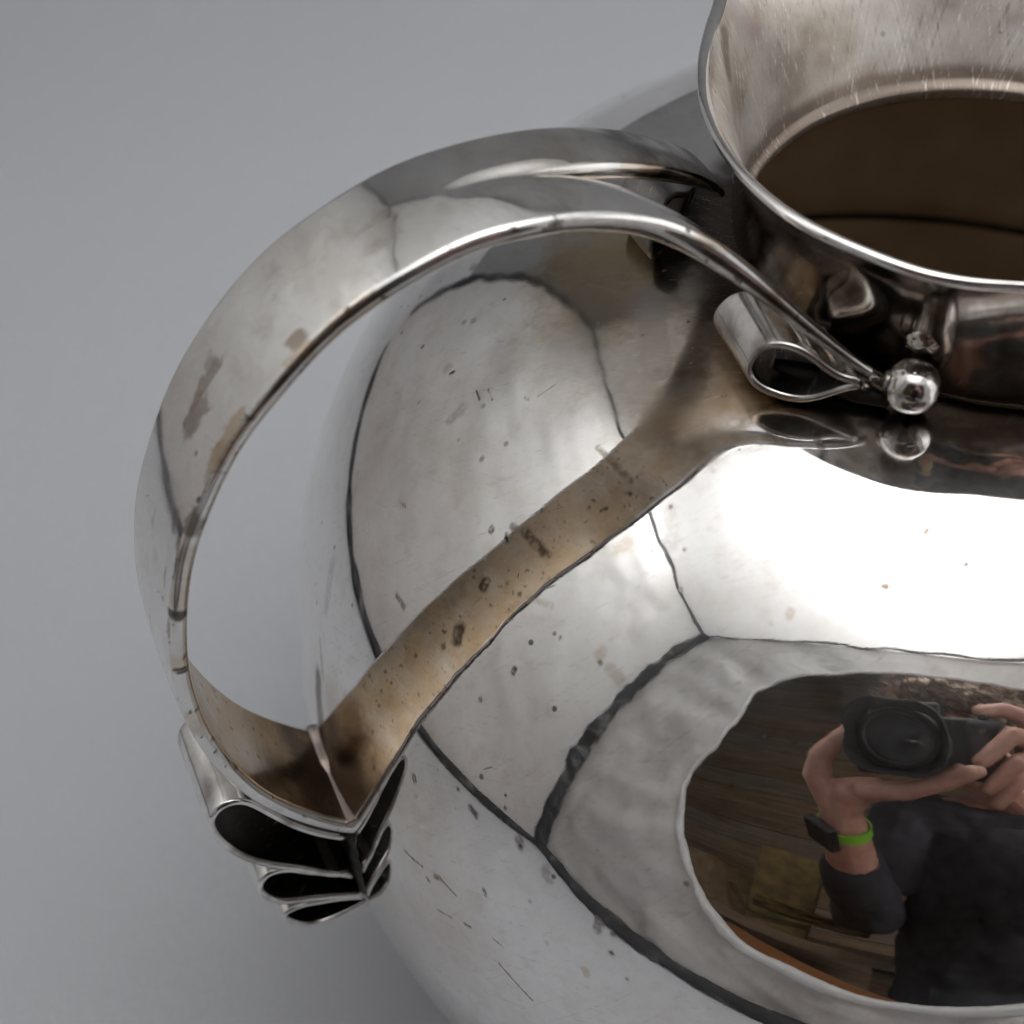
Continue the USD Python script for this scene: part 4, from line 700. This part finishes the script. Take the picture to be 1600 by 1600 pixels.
    hull = m3.Manifold.batch_hull([ball(mid + fdir * .0352 + ax * y * .0165 + sd * x * .0155, .0012) for x in (-1, 1) for y in (-1, 1)]).to_mesh()
    obj('watch_face', trimesh.Trimesh(hull.vert_properties[:, :3], hull.tri_verts, process=False), M_glass, w)
build_person()

# ------------------------------------------------------------------ table and room behind
M_wood = mat('orange_wood', {'g': ('geometry', {}), 'm': ('mapping', {'mapping_type': 'point', 'rotation': (0., 0., .6), 'scale': (6., 70., 70.)}), 'n': ('noise_texture', {'scale': 1., 'detail': 4.}), 'r': ('rgb_ramp', {'ramp': [(.3, (.20, .075, .02)), (.7, (.33, .135, .04))]}), 'p': ('principled_bsdf', {'roughness': .45})}, [('g.position', 'm.vector'), ('m.vector', 'n.vector'), ('n.fac', 'r.fac'), ('r.color', 'p.base_color')], 'p.BSDF')
def wallwood(name, a, b):
    return mat(name, {'g': ('geometry', {}), 'm': ('mapping', {'mapping_type': 'point', 'scale': (3., 3., 45.)}), 'n': ('noise_texture', {'scale': 1., 'detail': 5.}), 'r': ('rgb_ramp', {'ramp': [(.3, a), (.7, b)]}), 'p': ('principled_bsdf', {'roughness': .7})}, [('g.position', 'm.vector'), ('m.vector', 'n.vector'), ('n.fac', 'r.fac'), ('r.color', 'p.base_color')], 'p.BSDF')
M_planks = [wallwood('dark_plank', (.13, .088, .052), (.25, .17, .105)), wallwood('brown_plank', (.16, .105, .065), (.31, .21, .13)), wallwood('grey_plank', (.15, .118, .085), (.27, .21, .15))]
def card(name, a, b):
    return mat(name, {'g': ('geometry', {}), 'n': ('noise_texture', {'scale': 25., 'detail': 5.}), 'r': ('rgb_ramp', {'ramp': [(.3, a), (.7, b)]}), 'p': ('principled_bsdf', {'roughness': .8})}, [('g.position', 'n.vector'), ('n.fac', 'r.fac'), ('r.color', 'p.base_color')], 'p.BSDF')
M_card, M_yellow, M_dark = card('cardboard', (.15, .10, .05), (.27, .18, .09)), card('yellow_paper', (.05, .035, .012), (.20, .135, .04)), card('dark_cloth', (.012, .011, .011), (.03, .027, .026))
from shapely.geometry import Polygon
top = trimesh.creation.extrude_polygon(Polygon([(-.62, -.93), (.03, -.44), (.75, -.50), (.75, .60), (-.62, .60)]).buffer(.02).buffer(-.01), .035, engine='earcut'); top.apply_translation([0, 0, -.041])
tb = thing('wooden_table', 'orange brown wooden table top in front of the tent, a strip of it mirrored', 'table')
obj('table_top', top, M_wood, tb)
for x, y in ((-.5, -.55), (.65, -.4), (-.55, .52), (.68, .52)):
    leg = trimesh.creation.box([.06, .06, .70]); leg.apply_translation([x, y, -.041 - .351]); obj('leg', leg, M_wood, tb)
fl = trimesh.creation.box([6, 6, .02]); fl.apply_translation([0, -.5, -.755]); tag(obj('floor', fl, wallwood('floor_boards', (.05, .035, .024), (.09, .065, .045))), kind='structure')
wl = thing('plank_wall', 'dark brown wooden plank wall far behind the person, mirrored in the silver', 'wall')
for k in range(25):
    z0 = -.742 + k * .17; p = trimesh.creation.box([4.6, .03, .166]); p.apply_translation([-.2, -1.75 + .004 * math.sin(k * 2.3), z0 + .083]); obj('plank', p, M_planks[(k * 7) % 3], wl)
def box_thing(name, label, cat, c, size, rot, mtl, flaps=True):
    t = thing(name, label, cat); L, W, H = size; w = .004
    R = trimesh.transformations.rotation_matrix(rot, [0, 0, 1]); R[:3, 3] = c
    def add(n, ext, off):
        b = trimesh.creation.box(ext); b.apply_translation(off); b.apply_transform(R); obj(n, b, mtl, t)
    add('side', [L, w, H], [0, -W / 2 + w / 2, H / 2]); add('side', [L, w, H], [0, W / 2 - w / 2, H / 2]); add('end', [w, W - 2 * w - .001, H], [-L / 2 + w / 2, 0, H / 2]); add('end', [w, W - 2 * w - .001, H], [L / 2 - w / 2, 0, H / 2])
    add('bottom', [L - 2 * w - .002, W - 2 * w - .002, w], [0, 0, w]);
    if flaps:
        for s in (-1, 1):
            f = trimesh.creation.box([L - .01, W * .48, w]); f.apply_translation([0, W * .24, 0]); f.apply_transform(trimesh.transformations.rotation_matrix(-.5 - .2 * s, [1, 0, 0])); f.apply_transform(trimesh.transformations.translation_matrix([0, -W / 2 - .0, H + .003]) if s > 0 else trimesh.transformations.translation_matrix([0, -W / 2, H + .003]))
            if s < 0: f.apply_transform(trimesh.transformations.rotation_matrix(math.pi, [0, 0, 1]))
            f.apply_transform(R); obj('flap', f, mtl, t)
bench = thing('side_bench', 'low dark bench carrying boxes behind the person, mirrored in the silver', 'bench')
b = trimesh.creation.box([1.0, .45, .04]); b.apply_translation([-.62, -1.15, .03]); obj('bench_top', b, M_planks[0], bench)
for x in (-1.05, -.2):
    b = trimesh.creation.box([.05, .4, .755]); b.apply_translation([x, -1.15, -.3675]); obj('leg', b, M_planks[0], bench)
box_thing('cardboard_box', 'open brown cardboard box at the left of the mirrored room', 'box', (-.80, -1.05, .05), (.26, .22, .20), .3, M_card)
box_thing('cardboard_box', 'narrow yellow carton standing by the brown box, mirrored behind the watch', 'box', (-.52, -1.02, .05), (.17, .15, .34), -.35, M_yellow, False)
def sheet_thing(name, label, cat, c, L, W, rot, tilt, mtl, seed):
    u, v = np.meshgrid(np.linspace(-.5, .5, 14), np.linspace(-.5, .5, 10), indexing='ij'); z = .03 * (meshkit.fbm(np.stack([u * 3, v * 3, 0 * u + seed], -1), 3, seed) - .3)
    P = np.stack([u * L, v * W, z], -1).reshape(-1, 3); Fq = tri(grid_faces(14, 10)); n = len(P)
    V = np.vstack([P, P - [0, 0, .0015]]); F = np.vstack([Fq, Fq[:, ::-1] + n])
    m = trimesh.Trimesh(V, F, process=False); m.apply_transform(trimesh.transformations.euler_matrix(tilt, 0, rot)); m.apply_translation(c)
    return tag(obj(name, m, mtl, smooth=True), label, cat)
sheet_thing('wrapping_paper', 'crumpled yellow wrapping paper strip leaning in front of the yellow carton', 'paper', (-.38, -.92, .14), .30, .06, -.6, .9, M_yellow, 3)
sheet_thing('wrapping_paper', 'torn tan paper scrap leaning low in front of the brown box', 'paper', (-.60, -.90, .13), .16, .10, .7, 1.1, M_card, 8)
